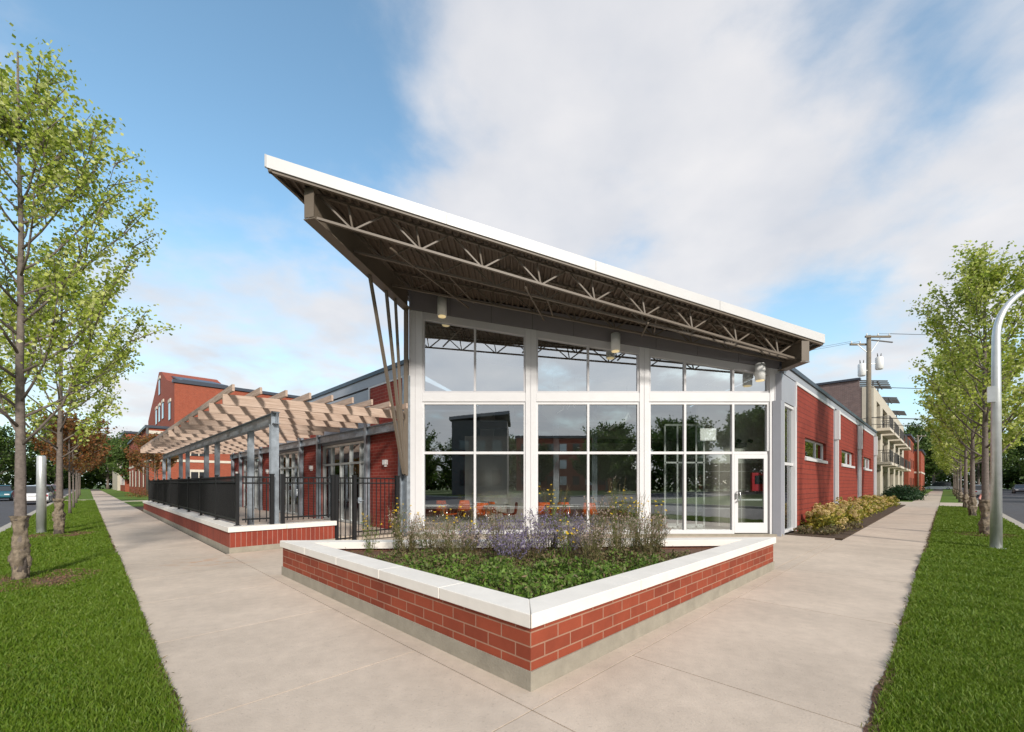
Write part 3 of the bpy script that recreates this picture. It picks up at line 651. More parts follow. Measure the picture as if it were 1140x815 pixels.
# left wall: piers of brick, storefronts
segs = [(10.52,12.85,'b'),(12.85,16.85,'w'),(16.85,18.75,'b'),(18.75,22.75,'w'),(22.75,24.65,'b'),(24.65,28.65,'w'),(28.65,31.0,'b')]
for a, b, t in segs:
    if t == 'b':
        q0 = 10.75 if a < 11 else a
        wp('brick_wall', MB().box(pA,pA+.25,q0,b,0,4.45), 'brick_wall')
        wp('wall_lamp', MB().box(pA-.10,pA,(q0+b)/2-.08,(q0+b)/2+.08,2.02,2.16).box(pA-.07,pA,(q0+b)/2-.03,(q0+b)/2+.03,1.96,2.02), 'white_plastic')
    else:
        wp('metal_panel', MB().box(pA,pA+.2,a+.004,b-.004,2.88,3.66).box(pA,pA+.2,a+.004,b-.004,3.67,4.45), 'panel_light')
        m = MB(); n = 5; z1 = 2.86
        m.box(pA+.04,pA+.16,a,b,.10,.18); m.box(pA+.04,pA+.16,a,b,z1-.08,z1); m.box(pA+.04,pA+.16,a,b,2.12,2.19)
        qs = [a+.03+(b-a-.06)*k/n for k in range(n+1)]
        for q in qs: m.box(pA+.035,pA+.155,q-.03,q+.03,.10,z1)
        wn = wp('window', m, 'galv_pole')
        for j in range(n):
            for (s,e) in ((.18,2.12),(2.19,2.78)):
                mm = MB().quad((pA+.1,qs[j]+.03,s),(pA+.1,qs[j]+.03,e),(pA+.1,qs[j+1]-.03,e),(pA+.1,qs[j+1]-.03,s)); wp('pane', mm, 'glass', parent=wn)
wp('corner_column', MB().box(6.22,6.50,10.50,10.74,0,4.45), 'galv')
wp('parapet', MB().box(pA-.03,pA+.25,10.6,31.05,4.50,4.80), 'panel_light')
wp('parapet_cap', MB().box(pA-.07,pA+.32,10.58,31.1,4.80,4.92), 'dark_trim')
wp('white_trim', MB().box(pA-.025,pA-.002,10.7,12.93,4.45,4.52).box(pA-.025,pA-.002,12.85,12.93,2.9,4.45), 'white_metal')
# right wall (plane q = qB, runs along p)
wp('corner_panel', MB().box(13.50,15.1,qB,qB+.2,3.75,4.50).box(13.42,13.80,qB-.002,qB+.2,0,3.745), 'panel_light')
m = MB(); m.box(13.85,13.92,qB+.02,qB+.14,.05,3.75); m.box(14.90,15.08,qB-.03,qB+.14,.05,3.75); 
for z in (.05,1.98,3.66): m.box(13.92,14.90,qB+.03,qB+.13,z,z+.08)
sw = wp('window', m, 'white_metal')
for a, b in ((.13,1.98),(2.06,3.66)): wp('pane', MB().quad((13.92,qB+.08,a),(14.90,qB+.08,a),(14.90,qB+.08,b),(13.92,qB+.08,b)), 'glass', parent=sw)
bs = [(15.1,21.3,16.3,19.75),(22.05,28.0,23.2,26.7),(28.8,35.0,30.3,33.7)]
for (a,b,wa,wb) in bs:
    z0, z1 = 2.30, 2.95
    m = MB().box(a,wa,qB,qB+.25,0,4.43).box(wb,b,qB,qB+.25,0,4.43).box(wa,wb,qB,qB+.25,0,z0).box(wa,wb,qB,qB+.25,z1,4.43)
    wp('brick_wall', m, 'brick_side')
    m = MB().box(wa,wb,qB+.10,qB+.18,z0,z0+.07).box(wa,wb,qB+.10,qB+.18,z1-.06,z1)
    for k in (0,.62,1): x = wa+.04+(wb-wa-.08)*k; m.box(x-.04,x+.04,qB+.095,qB+.175,z0+.07,z1-.06)
    wn = wp('window', m, 'white_metal')
    wp('pane', MB().quad((wa,qB+.13,z0),(wb,qB+.13,z0),(wb,qB+.13,z1),(wa,qB+.13,z1)), 'glass', parent=wn)
    wp('sill', MB().box(wa-.06,wb+.06,qB-.05,qB+.10,z0-.10,z0), 'white_metal', parent=wn)
    wp('white_trim', MB().box(a-.04,b+.04,qB-.03,qB+.2,4.43,4.52).box(a-.09,a-.002,qB-.03,qB+.1,3.3,4.43), 'white_metal')
for a, b in ((21.3,22.05),(28.0,28.8),(35.0,35.9)):
    wp('metal_panel', MB().box(a,b,qB+.01,qB+.2,0,4.43), 'panel_light')
    wp('downpipe', MB().box(a+.2,a+.46,qB-.16,qB,3.25,4.43).box(a+.25,a+.37,qB-.12,qB-.01,.1,3.25), 'white_metal')
wp('parapet', MB().box(13.7,36.4,qB-.01,qB+.25,4.52,4.74), 'panel_light')
wp('parapet_cap', MB().box(13.62,36.45,qB-.06,qB+.32,4.74,4.86), 'dark_trim')
wp('side_wall', MB().box(36.1,36.4,qB+.2,31,0,4.6).box(6.5,36.1,31,31.2,0,4.6), 'brick_wall')
# interior shell
build('floor', MB().prism([(-3.0,12.12),(7.3,12.12),xy(36.1,3.45),xy(36.1,30.9),xy(6.6,30.9),xy(6.6,10.9)],-.02,.05), 'floor', bd)
build('partition_wall', MB().box(-1.0,5.6,19.2,19.4,.05,4.5).box(-1.55,-.95,18.3,18.9,.05,4.5).box(-2.0,.6,16.6,16.8,.05,3.3), 'int_mid', bd)
wl = build('partition_wall', MB().box(6.05,9.55,14.3,14.45,2.13,4.49), 'int_wall', bd); build('tile_facing', MB().box(6.05,9.5,14.27,14.44,.05,2.128), 'tile', bd)
build('emergency_light', MB().box(7.30,7.62,14.2,14.3,2.68,2.80).tube([(7.34,14.2,2.88),(7.34,14.08,2.84)],.06,12).tube([(7.72,14.2,2.88),(7.72,14.08,2.84)],.06,12), 'black', bd)
# glass vestibule
m = MB()
for X in (4.75,5.15,5.75,6.0):
    m.box(X-.025,X+.025,13.7,13.75,.05,3.3)
m.box(4.75,6.0,13.7,13.75,3.3,3.36).box(4.75,6.0,13.7,13.75,.05,.1).box(4.75,6.0,13.7,13.75,2.1,2.15)
v = build('glass_partition', m, 'galv_pole', bd)
build('pane', MB().quad((4.78,13.72,.1),(5.97,13.72,.1),(5.97,13.72,3.3),(4.78,13.72,3.3)), glassmat('green_glass', .25, (.45,.62,.52)), v)
for X, Y in ((2.9,16.0),(-.2,17.2),(1.4,15.2)): build('interior_column', MB().box(X-.1,X+.1,Y-.1,Y+.1,.05,4.9), 'galv', bd)
build('interior_beam', MB().box(-1.5,7.0,15.9,16.05,3.5,3.75).box(-1.5,7,17.3,17.4,3.1,3.25), 'int_dark', bd)
# ------------------------------------------------------------------ interior furniture
def chair():
    t = root('cafe_chair', 'orange shell chair', 'chair')
    m = MB(); n = 6
    prof = [(-.20,.46),(-.05,.44),(.10,.44),(.18,.47),(.215,.56),(.235,.68),(.245,.82)]
    vs = []
    for (y,z) in prof:
        for k in range(n+1):
            s = k/n*2-1; w_ = .22 if z < .6 else .22-.05*(z-.6)/.2
            vs.append((s*w_, y-(.03*s*s if z>.5 else 0), z+(.03*s*s if z<.5 else 0)))
    fs = [(i*(n+1)+k, i*(n+1)+k+1, (i+1)*(n+1)+k+1, (i+1)*(n+1)+k) for i in range(len(prof)-1) for k in range(n)]
    m.add(vs, fs, True); s = build('seat_shell', m, 'orange', t); so = s.modifiers.new('solid','SOLIDIFY'); so.thickness = .012
    for sx in (-1,1):
        for sy in (-1,1):
            build('leg', MB().tube([(sx*.15,sy*.12,.44),(sx*.21,sy*.2,.0)],.011,8), 'chrome', t)
    return t
def table():
    t = root('cafe_table', 'white square cafe table', 'table')
    build('tabletop', MB().box(-.4,.4,-.4,.4,.72,.75), 'white_plastic', t, bevel=.01)
    for sx in (-1,1):
        for sy in (-1,1): build('leg', MB().tube([(sx*.34,sy*.34,.72),(sx*.36,sy*.36,0)],.018,8), 'chrome', t)
    return t
c0 = chair(); t0 = table()
cs = [(-2.55,15.0,2.9),(-1.9,15.2,3.5),(-2.05,13.3,1.7),(-1.02,13.2,3.1),(-.62,13.9,2.2),(-.22,13.2,-1.4),(.85,13.5,3.2),(1.5,13.7,3.0),(2.3,13.3,2.8),(.55,15.0,3.3)]
cl = ['orange chair at the back left of the dining room','orange chair at the back beside the left mullion','orange chair beside the leftmost white table','orange chair behind the mullion of the left bay',
      'orange chair behind the second white table','orange chair at the right side of the second white table','orange chair just right of the second column','orange chair in the middle of the middle bay','orange chair beside the mullion of the middle bay','orange chair farther back in the middle bay']
for i,(x,y,r) in enumerate(cs):
    o = c0 if i == 0 else copy_tree(c0); put(o,'xy',(x,y,.05),r); o['label'] = cl[i]+' seen through the glass'; o['group'] = 'orange chairs in the dining room'
ts = [(-2.55,13.2,'leftmost white cafe table behind the glass'),(-.6,13.1,'second white cafe table in the left bay behind the glass'),(1.35,12.95,'white cafe table in the middle bay behind the glass'),(-1.2,15.6,'white cafe table at the back of the left bay')]
for i,(x,y,l) in enumerate(ts):
    o = t0 if i == 0 else copy_tree(t0); put(o,'xy',(x,y,.05),.1*i); o['label'] = l; o['group'] = 'white tables in the dining room'
# hanging dark artwork with a white squiggle, white ribbon
t = root('hanging_artwork', 'dark hanging cloud shaped panel with a white squiggle behind the middle bay', 'artwork', (1.35,13.2,3.0))
rng = random.Random(5); m = MB(); pts = []
for k in range(22):
    a = 2*math.pi*k/22; r = 1+.16*rng.uniform(-1,1); pts.append((1.45+.72*r*math.cos(a), 3.75+.52*r*math.sin(a)))
fr = [(x,13.2,z) for x,z in pts]; bk = [(x,13.26,z) for x,z in pts]; n = len(pts)
m.add(fr+bk, [tuple(range(n-1,-1,-1)), tuple(range(n,2*n))]+[(i,(i+1)%n,(i+1)%n+n,i+n) for i in range(n)]); build('panel', m, 'int_dark', t)
build('squiggle', MB().tube([(1.25,13.17,3.62),(1.42,13.17,3.72),(1.5,13.17,3.95),(1.55,13.17,3.72),(1.7,13.17,3.95),(1.78,13.17,3.78)],.018,8), 'white_plastic', t)
for x in (1.1,1.8): build('wire', MB().tube([(x,13.23,4.2),(x,13.23,deck(x)-.1)],.005,6), 'black', t)
t = root('hanging_ribbon', 'white hanging ribbon sculpture at the right of the middle bay', 'artwork', (3.2,13.2,3.2))
build('ribbon', MB().tube([(2.85,13.2,3.1),(3.1,13.2,3.3),(3.35,13.2,3.42),(3.45,13.2,3.62),(3.5,13.2,3.5)],[.03,.05,.05,.03,.02],8), 'white_plastic', t)
build('wire', MB().tube([(3.4,13.2,3.6),(3.4,13.2,deck(3.4)-.1)],.005,6), 'black', t)

# ------------------------------------------------------------------ trees
def tree_mesh(seed, H, zc, rad, nlimb, nleaf, lsize, trunk_r, leafm, sub=4, lean=0., up=.75, twig=1.0, cards_per=1):
    """returns (trunk MB, leaf centres, leaf sizes) around the origin"""
    rng = random.Random(seed); nr = np.random.default_rng(seed); m = MB(); tw = []
    top = Vector((lean*H*.5, rng.uniform(-.1,.1), H*.97)); n = 12; pts = []
    for i in range(n+1):
        t = i/n; pts.append(Vector((top.x*t*t+rng.uniform(-.02,.02)*H*.12*t, top.y*t+rng.uniform(-.02,.02)*H*.12*t, H*.97*t)))
    m.tube(pts, [trunk_r*(1.25 if i == 0 else 1)*(1-.93*(i/n)**.8)+.006 for i in range(n+1)], 9)
    def at(z):
        t = min(max(z/(H*.97),0),1)*n; i = min(int(t),n-1); return pts[i].lerp(pts[i+1], t-i)
    for k in range(nlimb):
        f = (k+rng.random()*.7)/nlimb; z0 = zc+(H*.90-zc)*f*.93
        a = k*2.399+rng.uniform(-.4,.4); prof = math.sin(math.pi*min(1,(f*.86+.20)))**.65 if f < .95 else .3
        r = rad*prof*rng.uniform(.72,1.12)*(1-.30*f); rise = r*(up+rng.uniform(-.15,.5)+.5*f)
        b0 = at(z0); d = Vector((math.cos(a), math.sin(a), 0)); lp = []
        for i in range(6):
            t = i/5; lp.append(b0+d*r*(1-(1-t)**1.5)*1.0+Vector((0,0,rise*t**1.15))+Vector((rng.uniform(-1,1),rng.uniform(-1,1),rng.uniform(-.5,.5)))*.05*r*t)
        br = trunk_r*.24*(1-.6*f)+.005
        m.tube(lp, [br*(1-.85*i/5) for i in range(6)], 6)
        for j in range(sub):
            t = .25+.75*(j+rng.random())/sub; i = min(int(t*5),4); s0 = lp[i].lerp(lp[i+1], t*5-i)
            aa = a+rng.uniform(-1.3,1.3); L_ = rad*rng.uniform(.25,.55)*(1.15-.4*t)
            dd = Vector((math.cos(aa)*.7, math.sin(aa)*.7, rng.uniform(.35,1.3))).normalized()
            s1 = s0+dd*L_*.5+Vector((0,0,.03)); s2 = s0+dd*L_+Vector((0,0,.12*L_))
            m.tube([s0,s1,s2], [br*.38+.003, br*.22+.003, .003], 4, False); tw.append((s0,s2,L_))
        tw.append((lp[3],lp[5],r*.5)); tw.append((lp[2],lp[4],r*.5))
    tw.append((at(H*.8),at(H*.97)+Vector((0,0,.05)),.6)); tw.append((at(H*.7),at(H*.9),.5))
    A = np.array([list(t[0]) for t in tw]); B = np.array([list(t[1]) for t in tw]); W = np.array([t[2] for t in tw]); W = W/W.sum()
    idx = nr.choice(len(tw), nleaf, p=W); t = nr.random(nleaf)**.75*1.06
    # leaves gather in clusters along each twig
    ncl = 5; t = (np.floor(t*ncl)+.5+nr.normal(0,.26,nleaf))/ncl
    c = A[idx]+(B[idx]-A[idx])*t[:,None]; hsh = (idx*7+np.floor(t*ncl).astype(int)*13)%11
    keep = hsh != 3
    c = c+nr.normal(0, .055*twig*rad**.5, (nleaf,3)); c = c[keep]
    return m, c, lsize*nr.uniform(.6,1.25,len(c))
def tree(name, label, org, frame, spec, leafm, wrap=False, group=None, rot=0, cat='tree'):
    m, c, s = tree_mesh(**spec, leafm=leafm)
    t = root(name, label, cat, org, frame, group); t.rotation_euler.z = rot; ORG[t.name] = ('xy', Vector((0,0,0)))
    build('trunk', m, 'bark', t); cards('crown', c, s, leafm, t, np.random.default_rng(spec['seed']), asp=.85)
    if wrap:
        rr = spec['trunk_r']; w_ = MB(); rg = random.Random(spec['seed']+9); pts = []; rad = []; nk = 46; hh = .95+.03*(spec['seed']%5)
        vs = []; n = 30
        from mathutils import noise
        for i in range(nk):
            z = hh*i/(nk-1)
            base = rr*(1.22+.16*math.sin(z*9+spec['seed'])+(.12*max(0,1-z/.06))+(.10*max(0,1-(hh-z)/.05))-.22*math.exp(-((z-hh*.5)/.03)**2)-.22*math.exp(-((z-hh*.9)/.03)**2))
            for k in range(n):
                a = 2*math.pi*k/n
                f = 1+.50*noise.noise(Vector((math.cos(a)*1.6, math.sin(a)*1.6, z*7+spec['seed'])))+.22*noise.noise(Vector((math.cos(a)*3.5, math.sin(a)*3.5, z*22)))
                vs.append((math.cos(a)*base*f, math.sin(a)*base*f, z))
        fs = [(i*n+k,i*n+(k+1)%n,(i+1)*n+(k+1)%n,(i+1)*n+k) for i in range(nk-1) for k in range(n)]
        w_.add(vs, fs, True); build('trunk_wrap', w_, 'burlap', t)
        mm = MB(); mm.tube([(.0,0,hh*.93),(0,0,hh*.97)],[rr*1.22,rr*1.2],14); build('wrap_tie', mm, 'bark', t)
    return t
def mulch_ring(org, r, label):
    m = MB(); rg = random.Random(int(r*100+org[0]*7)); n = 26; vs = [(org[0],org[1],.055)]
    for k in range(n): a = 2*math.pi*k/n; q = r*rg.uniform(.85,1.12); vs.append((org[0]+q*math.cos(a),org[1]+q*math.sin(a),.022))
    m.add(vs, [(0,1+k,1+(k+1)%n) for k in range(n)], True); build('mulch', m, 'mulch', frame='pq', org=(org[0],org[1],0), label=label, cat='mulch', kind='stuff')
    nr = np.random.default_rng(int(r*100)); nn = 2200; a = nr.uniform(0,6.28,nn); q = r*np.sqrt(nr.random(nn))*1.04
    cards('wood_chips', np.c_[q*np.cos(a), q*np.sin(a), .04+.02*nr.random(nn)], nr.uniform(.014,.034,nn), 'seed_chip', None, nr, 'pq', (org[0],org[1],0), asp=.5, label=label.replace('mulch','chips'), cat='wood chips', kind='stuff')
K['seed_chip'] = leafmat('seed_chip', [(.09,.05,.03),(.18,.10,.06),(.26,.16,.10)], .0, .9)
tree('street_tree', 'nearest leafy young tree with burlap wrapped trunk on the left grass strip', (-.70,9.6,0), 'pq', dict(seed=11,H=8.0,zc=1.95,rad=1.5,nlimb=36,nleaf=22000,lsize=.060,trunk_r=.070,sub=9,up=1.35,twig=.9), 'leaf_pear', True)
mulch_ring((-.65,9.45), .8, 'brown bark mulch round the nearest left tree')
tree('street_tree', 'second leafy tree with wrapped trunk behind the short steel post', (-.57,17.4,0), 'pq', dict(seed=23,H=8.2,zc=2.1,rad=1.6,nlimb=32,nleaf=14000,lsize=.080,trunk_r=.085,sub=7,up=1.1,twig=1.1), 'leaf_pear', True)
mulch_ring((-.55,17.3), .75, 'brown bark mulch round the second left tree')
tree('street_tree', 'nearest tall leafy tree behind the bent lamp post on the right', (17.6,-.80,0), 'pq', dict(seed=37,H=8.4,zc=2.0,rad=1.5,nlimb=34,nleaf=15000,lsize=.085,trunk_r=.092,sub=8,up=1.4,twig=1.2), 'leaf_pear', True)
mulch_ring((17.5,-.8), .6, 'brown bark mulch round the nearest right tree')
ra = tree('street_tree', 'second leafy tree with wrapped trunk along the right walk', (27.4,-.85,0), 'pq', dict(seed=41,H=8.2,zc=2.2,rad=1.9,nlimb=30,nleaf=9500,lsize=.13,trunk_r=.10,sub=6,up=.9,twig=1.3), 'leaf_pear', True)
lab = ['third tree along the right walk, just past the second','fourth tree along the right walk beside the driveway','fifth tree along the right walk past the driveway','sixth tree far along the right walk','last tree of the row along the right walk']
for i,p in enumerate((36.2,48,58,70,84)):
    o = copy_tree(ra); put(o,'pq',(p,-.85,0),1.3*i+.7,1-.03*i); o['label'] = lab[i]
au = tree('street_tree', 'young tree with rust coloured leaves beyond the second tree on the left strip', (-.6,29,0), 'pq', dict(seed=51,H=4.8,zc=1.7,rad=1.5,nlimb=20,nleaf=4500,lsize=.12,trunk_r=.05,sub=5,up=.7,twig=1.1), 'leaf_autumn')
for i,(p,q,s) in enumerate(((-.6,36,1.0),(-.6,44,1.15),(-.7,60,1.25),(-.7,74,1.3),(3.4,40,1.05),(4.6,52,1.2))):
    o = copy_tree(au); put(o,'pq',(p,q,0),i*1.1,s)
    o['label'] = ['second rust coloured young tree along the left strip','third rust coloured tree along the left strip','fourth rust coloured tree before the far left crossing','last rust coloured tree of the left strip','small rust coloured tree on the lawn before the red school','bronze young tree beside the far left walk'][i]
# big background trees
bt = tree('shade_tree', 'large dark green shade tree in the far tree line', (-22,60,0), 'pq', dict(seed=61,H=12,zc=2.2,rad=5.5,nlimb=34,nleaf=11000,lsize=.42,trunk_r=.28,sub=7,up=.35,twig=2.2), 'leaf_dark', group='far tree line on the left street')
gl = [(-21,78,1.1),(-20,98,1.2),(-23,120,1.2),(-6,165,1.1),(4,170,1.2),(-16,160,1.2),(-19,44,.9),(14,150,1.2),(-30,70,1.2),(8,128,1.0),(6.5,104,.8)]
for i,(p,q,s) in enumerate(gl): o = copy_tree(bt); put(o,'pq',(p,q,-.1),i*1.7,s)
gr = [(118,9,1.0),(132,5,1.15),(150,2,1.2),(160,-6,1.2),(110,-20,1.1),(88,-19,1.0),(68,-20,.95),(140,-18,1.2),(172,14,1.3),(128,14,1.1),(52,-21,.8),(105,12.5,.9),(175,-16,1.2)]
for i,(p,q,s) in enumerate(gr):
    o = copy_tree(bt); put(o,'pq',(p,q,-.1),i*2.1+.4,s); o['label'] = 'large green shade tree in the far tree line'; o['label'] = 'large green shade tree beyond the right walk and street'; o['group'] = 'far tree line on the right street'
# trees behind the photographer, seen only mirrored in the glass
for i,(x,y,s) in enumerate([(-30,-42,.9),(-20,-48,1.0),(16,-52,.85),(27,-46,.95),(36,-40,1.0),(-11,-60,.8),(4,-64,.75),(44,-30,.9),(-40,-34,.9),(12,-40,.6),(-50,-60,1.2),(-38,-66,1.2),(22,-75,1.2),(34,-68,1.2),(46,-60,1.2),(58,-48,1.2),(-24,-72,1.1),(-3,-90,1.1),(62,-24,1.0),(-60,-30,1.1),(-14,-38,.55)]):
    o = copy_tree(bt); put(o,'xy',(x,y,-.1),i*.9,s); o['label'] = 'shade tree across the crossing, mirrored in the glass wall'; o['group'] = 'trees mirrored in the glass'

# ragged soil and dead grass along the edges of the walks
def soil_edge(axis, c, a0, a1, seed, sgn):
    rg = random.Random(seed); m = MB(); n = int((a1-a0)/.045); w = 0; pr = None
    for k in range(n+1):
        a = a0+(a1-a0)*k/n; w += rg.uniform(-.012,.012); w = min(max(w,-.02),.035); o_ = c+sgn*(.022+w+.018*math.sin(a*2.1+seed)); i_ = c-sgn*.03
        cur = ((o_,a,.0035),(i_,a,.0035)) if axis == 'p' else ((a,o_,.0035),(a,i_,.0035))
        if pr: m.quad(pr[0],cur[0],cur[1],pr[1])
        pr = cur
    S('soil_edge', m, 'mulch')
    nr = np.random.default_rng(seed); nn = 2600; a = a0+(a1-a0)*nr.random(nn)**1.6; o_ = c+sgn*nr.normal(.01,.022,nn)
    P = np.c_[o_,a,nr.uniform(.004,.02,nn)] if axis == 'p' else np.c_[a,o_,nr.uniform(.004,.02,nn)]
    cards('dead_grass', P, nr.uniform(.03,.075,nn), 'straw', None, nr, 'pq', (0,0,0), asp=.12, label='dead grass and soil crumbs along the edge of the '+('left' if axis=='p' else 'right')+' walk', cat='dead grass', kind='stuff')
K['straw'] = leafmat('straw', [(.20,.15,.07),(.12,.13,.03),(.30,.23,.12),(.09,.06,.035)], .1, .9)
soil_edge('p', .375, 1.9, 30, 5, 1); soil_edge('q', .28, 2.05, 32, 6, 1)
# ------------------------------------------------------------------ plants in the planter
def in_tri(n, rng, off=.30):
    T = tri(off); a, b, c = [np.array(v) for v in T]; r1 = np.sqrt(rng.random(n)); r2 = rng.random(n)
    return (1-r1)[:,None]*a+(r1*(1-r2))[:,None]*b+(r1*r2)[:,None]*c
rng = np.random.default_rng(8)
pts = in_tri(60000, rng, .30)
Y = (pts[:,0]+pts[:,1])/math.sqrt(2); X = (pts[:,0]-pts[:,1])/math.sqrt(2)
dens = np.clip((6.35-Y)/1.2, .06, 1)*np.where(X > 2.3, .12, 1)*np.where(X < -1.9, .4, 1); k = rng.random(len(pts)) < dens*.75; pts = pts[k]; Y = Y[k]
lump = .5+.5*np.sin(pts[:,0]*6.1+2*np.sin(pts[:,1]*4.3))*np.cos(pts[:,1]*5.3)
z = .40+rng.random(len(pts))**.6*(.03+.20*lump*np.clip((6.6-Y)/1.2,.3,1))
o0 = (2.19,2.05,0)
loc = np.c_[pts[:,0]-2.19, pts[:,1]-2.05, z]
g1 = rng.random(len(pts)) < np.clip(1.35-(Y-4.0)/1.3, .15, .86)
cards('ground_cover', loc[g1], rng.uniform(.03,.062,g1.sum()), 'leaf_ground', None, rng, 'pq', o0, asp=.55, upbias=.5, label='bright green leafy ground cover filling the front of the planter', cat='ground cover', kind='stuff')
cards('ground_cover', loc[~g1], rng.uniform(.03,.07,(~g1).sum()), 'leaf_dry', None, rng, 'pq', o0, asp=.35, upbias=.5, label='dry olive and reddish ground cover at the back of the planter', cat='ground cover', kind='stuff')
def flower(kind, X, Y, h, spread, ns, seed, label, group):
    rg = random.Random(seed); nr = np.random.default_rng(seed)
    t = root({'sage':'russian_sage','daisy':'tickseed_plant','seed':'dried_wildflower'}[kind], label, 'plant', (X,Y,.40), 'xy', group); ORG[t.name] = ('xy', Vector((0,0,0)))
    m = MB(); fl = []; lf = []
    for k in range(ns):
        a = rg.uniform(0,6.283); r = spread*rg.random()**.6; hh = h*rg.uniform(.6,1.05)
        b = Vector((math.cos(a)*r*.3, math.sin(a)*r*.3, 0)); e = Vector((math.cos(a)*r*1.2, math.sin(a)*r*1.2, hh)); mid = b.lerp(e,.5)+Vector((-math.cos(a)*r*.12,-math.sin(a)*r*.12,hh*.08))
        m.tube([b,mid,e], [.0035,.0028,.0015], 3, False)
        tips = [(b,mid,e)]
        if kind != 'sage':
            for j in range(3):
                t0 = rg.uniform(.45,.9); s = b.lerp(e,t0); aa = rg.uniform(0,6.283); tt = s+Vector((math.cos(aa)*.08,math.sin(aa)*.08,rg.uniform(.06,.18))); m.tube([s,tt],[.002,.0012],3,False); fl.append(tt)
        fl.append(e)
        if kind == 'sage':
            for j in range(26):
                t0 = rg.uniform(.35,1); q = b.lerp(e,t0); fl.append(q+Vector((rg.gauss(0,.012),rg.gauss(0,.012),rg.gauss(0,.01))))
                if rg.random() < .25:
                    aa = rg.uniform(0,6.283); q2 = q+Vector((math.cos(aa)*.07,math.sin(aa)*.07,.07)); m.tube([q,q2],[.0018,.001],3,False); fl += [q.lerp(q2,u) for u in (.5,.75,1)]
        for j in range(14 if kind != 'sage' else 6):
            t0 = rg.uniform(.02,.8 if kind=='daisy' else .5); q = b.lerp(e,t0); lf.append(q+Vector((rg.gauss(0,.02),rg.gauss(0,.02),0)))
    build('stems', m, 'stem', t)
    cards('leaves', np.array([list(v) for v in lf]), nr.uniform(.025,.055,len(lf)), 'leaf_ground' if kind == 'daisy' else 'leaf_dry', t, nr, asp=.3, upbias=.8)
    if kind == 'sage': cards('florets', np.array([list(v) for v in fl]), nr.uniform(.014,.026,len(fl)), 'purple', t, nr, asp=.8)
    elif kind == 'seed': cards('seed_heads', np.repeat(np.array([list(v) for v in fl]),4,0)+nr.normal(0,.008,(len(fl)*4,3)), nr.uniform(.012,.022,len(fl)*4), 'seed', t, nr, asp=.9)
    else:
        sel = [v for v in fl if rg.random() < .26][:16]; mm = MB()
        for v in sel:
            for q in range(7):
                a = q*.8976; tilt = rg.uniform(-.01,.01); r_ = rg.uniform(.018,.026)
                d = Vector((math.cos(a),math.sin(a)*.75,.35*math.sin(a)+.1)); s = Vector((-math.sin(a),math.cos(a),0))*.007
                mm.add([v, v+d*r_*.6+s, v+d*r_+Vector((0,0,tilt)), v+d*r_*.6-s], [(0,1,2,3)])
        build('blossoms', mm, 'yellow', t)
        rest = [v for v in fl if v not in sel]
        cards('buds', np.array([list(v) for v in rest]), nr.uniform(.008,.016,len(rest)), 'seed', t, nr, asp=.9)
    for ch in t.children:
        if ch.name.split('.')[0] in ('buds','seed_heads','florets','leaves'): ch['kind'] = 'stuff'
ordn = ['first','second','third','fourth','fifth','sixth','seventh','eighth','ninth']
for i,(x,Y_,h) in enumerate([(-.62,6.05,.46),(-.15,5.8,.52),(.22,5.6,.60),(.42,5.95,.66),(.72,5.75,.56),(-.05,5.35,.36),(1.0,6.1,.5)]):
    flower('sage', x, Y_, h+.06, .27, 26, 100+i, 'misty purple sage clump '+['leftmost, below the left bay mullion','just left of the second column','in front of the second column','tallest, right behind the green spire','right of the second column near the dried seed heads','lowest, at the front of the purple thicket','rightmost, below the middle bay mullion'][i], 'purple sage clumps in the planter')
for i,(x,Y_,h,ns) in enumerate([(-2.2,6.45,.62,7),(-1.75,6.3,.8,9),(-1.0,6.35,.62,12),(-.72,6.2,.66,10),(.55,6.0,1.0,12),(1.5,6.3,1.05,18),(1.75,6.35,.95,14),(-1.35,6.4,.55,8),(.62,5.3,.58,8),(2.1,6.5,.75,7)]):
    flower('daisy', x, Y_, h+.05, .16, int(ns*1.7), 200+i, 'yellow flowering stalks '+['at the far left of the planter','in front of the patio gate post','below the left column','behind the left bay ledge','standing tallest in the middle of the planter','standing tall before the third column','just right of the tall stalks by the third column','between the gate and the left column','on a short green spire near the planter front','at the right end of the flower bed'][i], 'yellow flowers in the planter')
for i,(x,Y_,h) in enumerate([(-1.5,6.0,.5),(-1.1,5.85,.45),(-.3,6.3,.6),(1.15,6.2,.72),(1.35,5.7,.55),(.9,5.2,.42),(1.75,5.9,.5),(-.75,5.5,.38),(1.95,6.2,.45)]):
    flower('seed', x, Y_, h+.1, .28, 40, 300+i, 'dried pinkish brown seed heads '+['behind the left coping','near the left mullion of the planter','behind the purple sage on its left','behind the purple sage on its right','in the middle right of the bed','among the green cover at the front right','before the tall yellow flowers','at the front left of the sage','at the right end of the bed'][i], 'dried wildflowers in the planter')

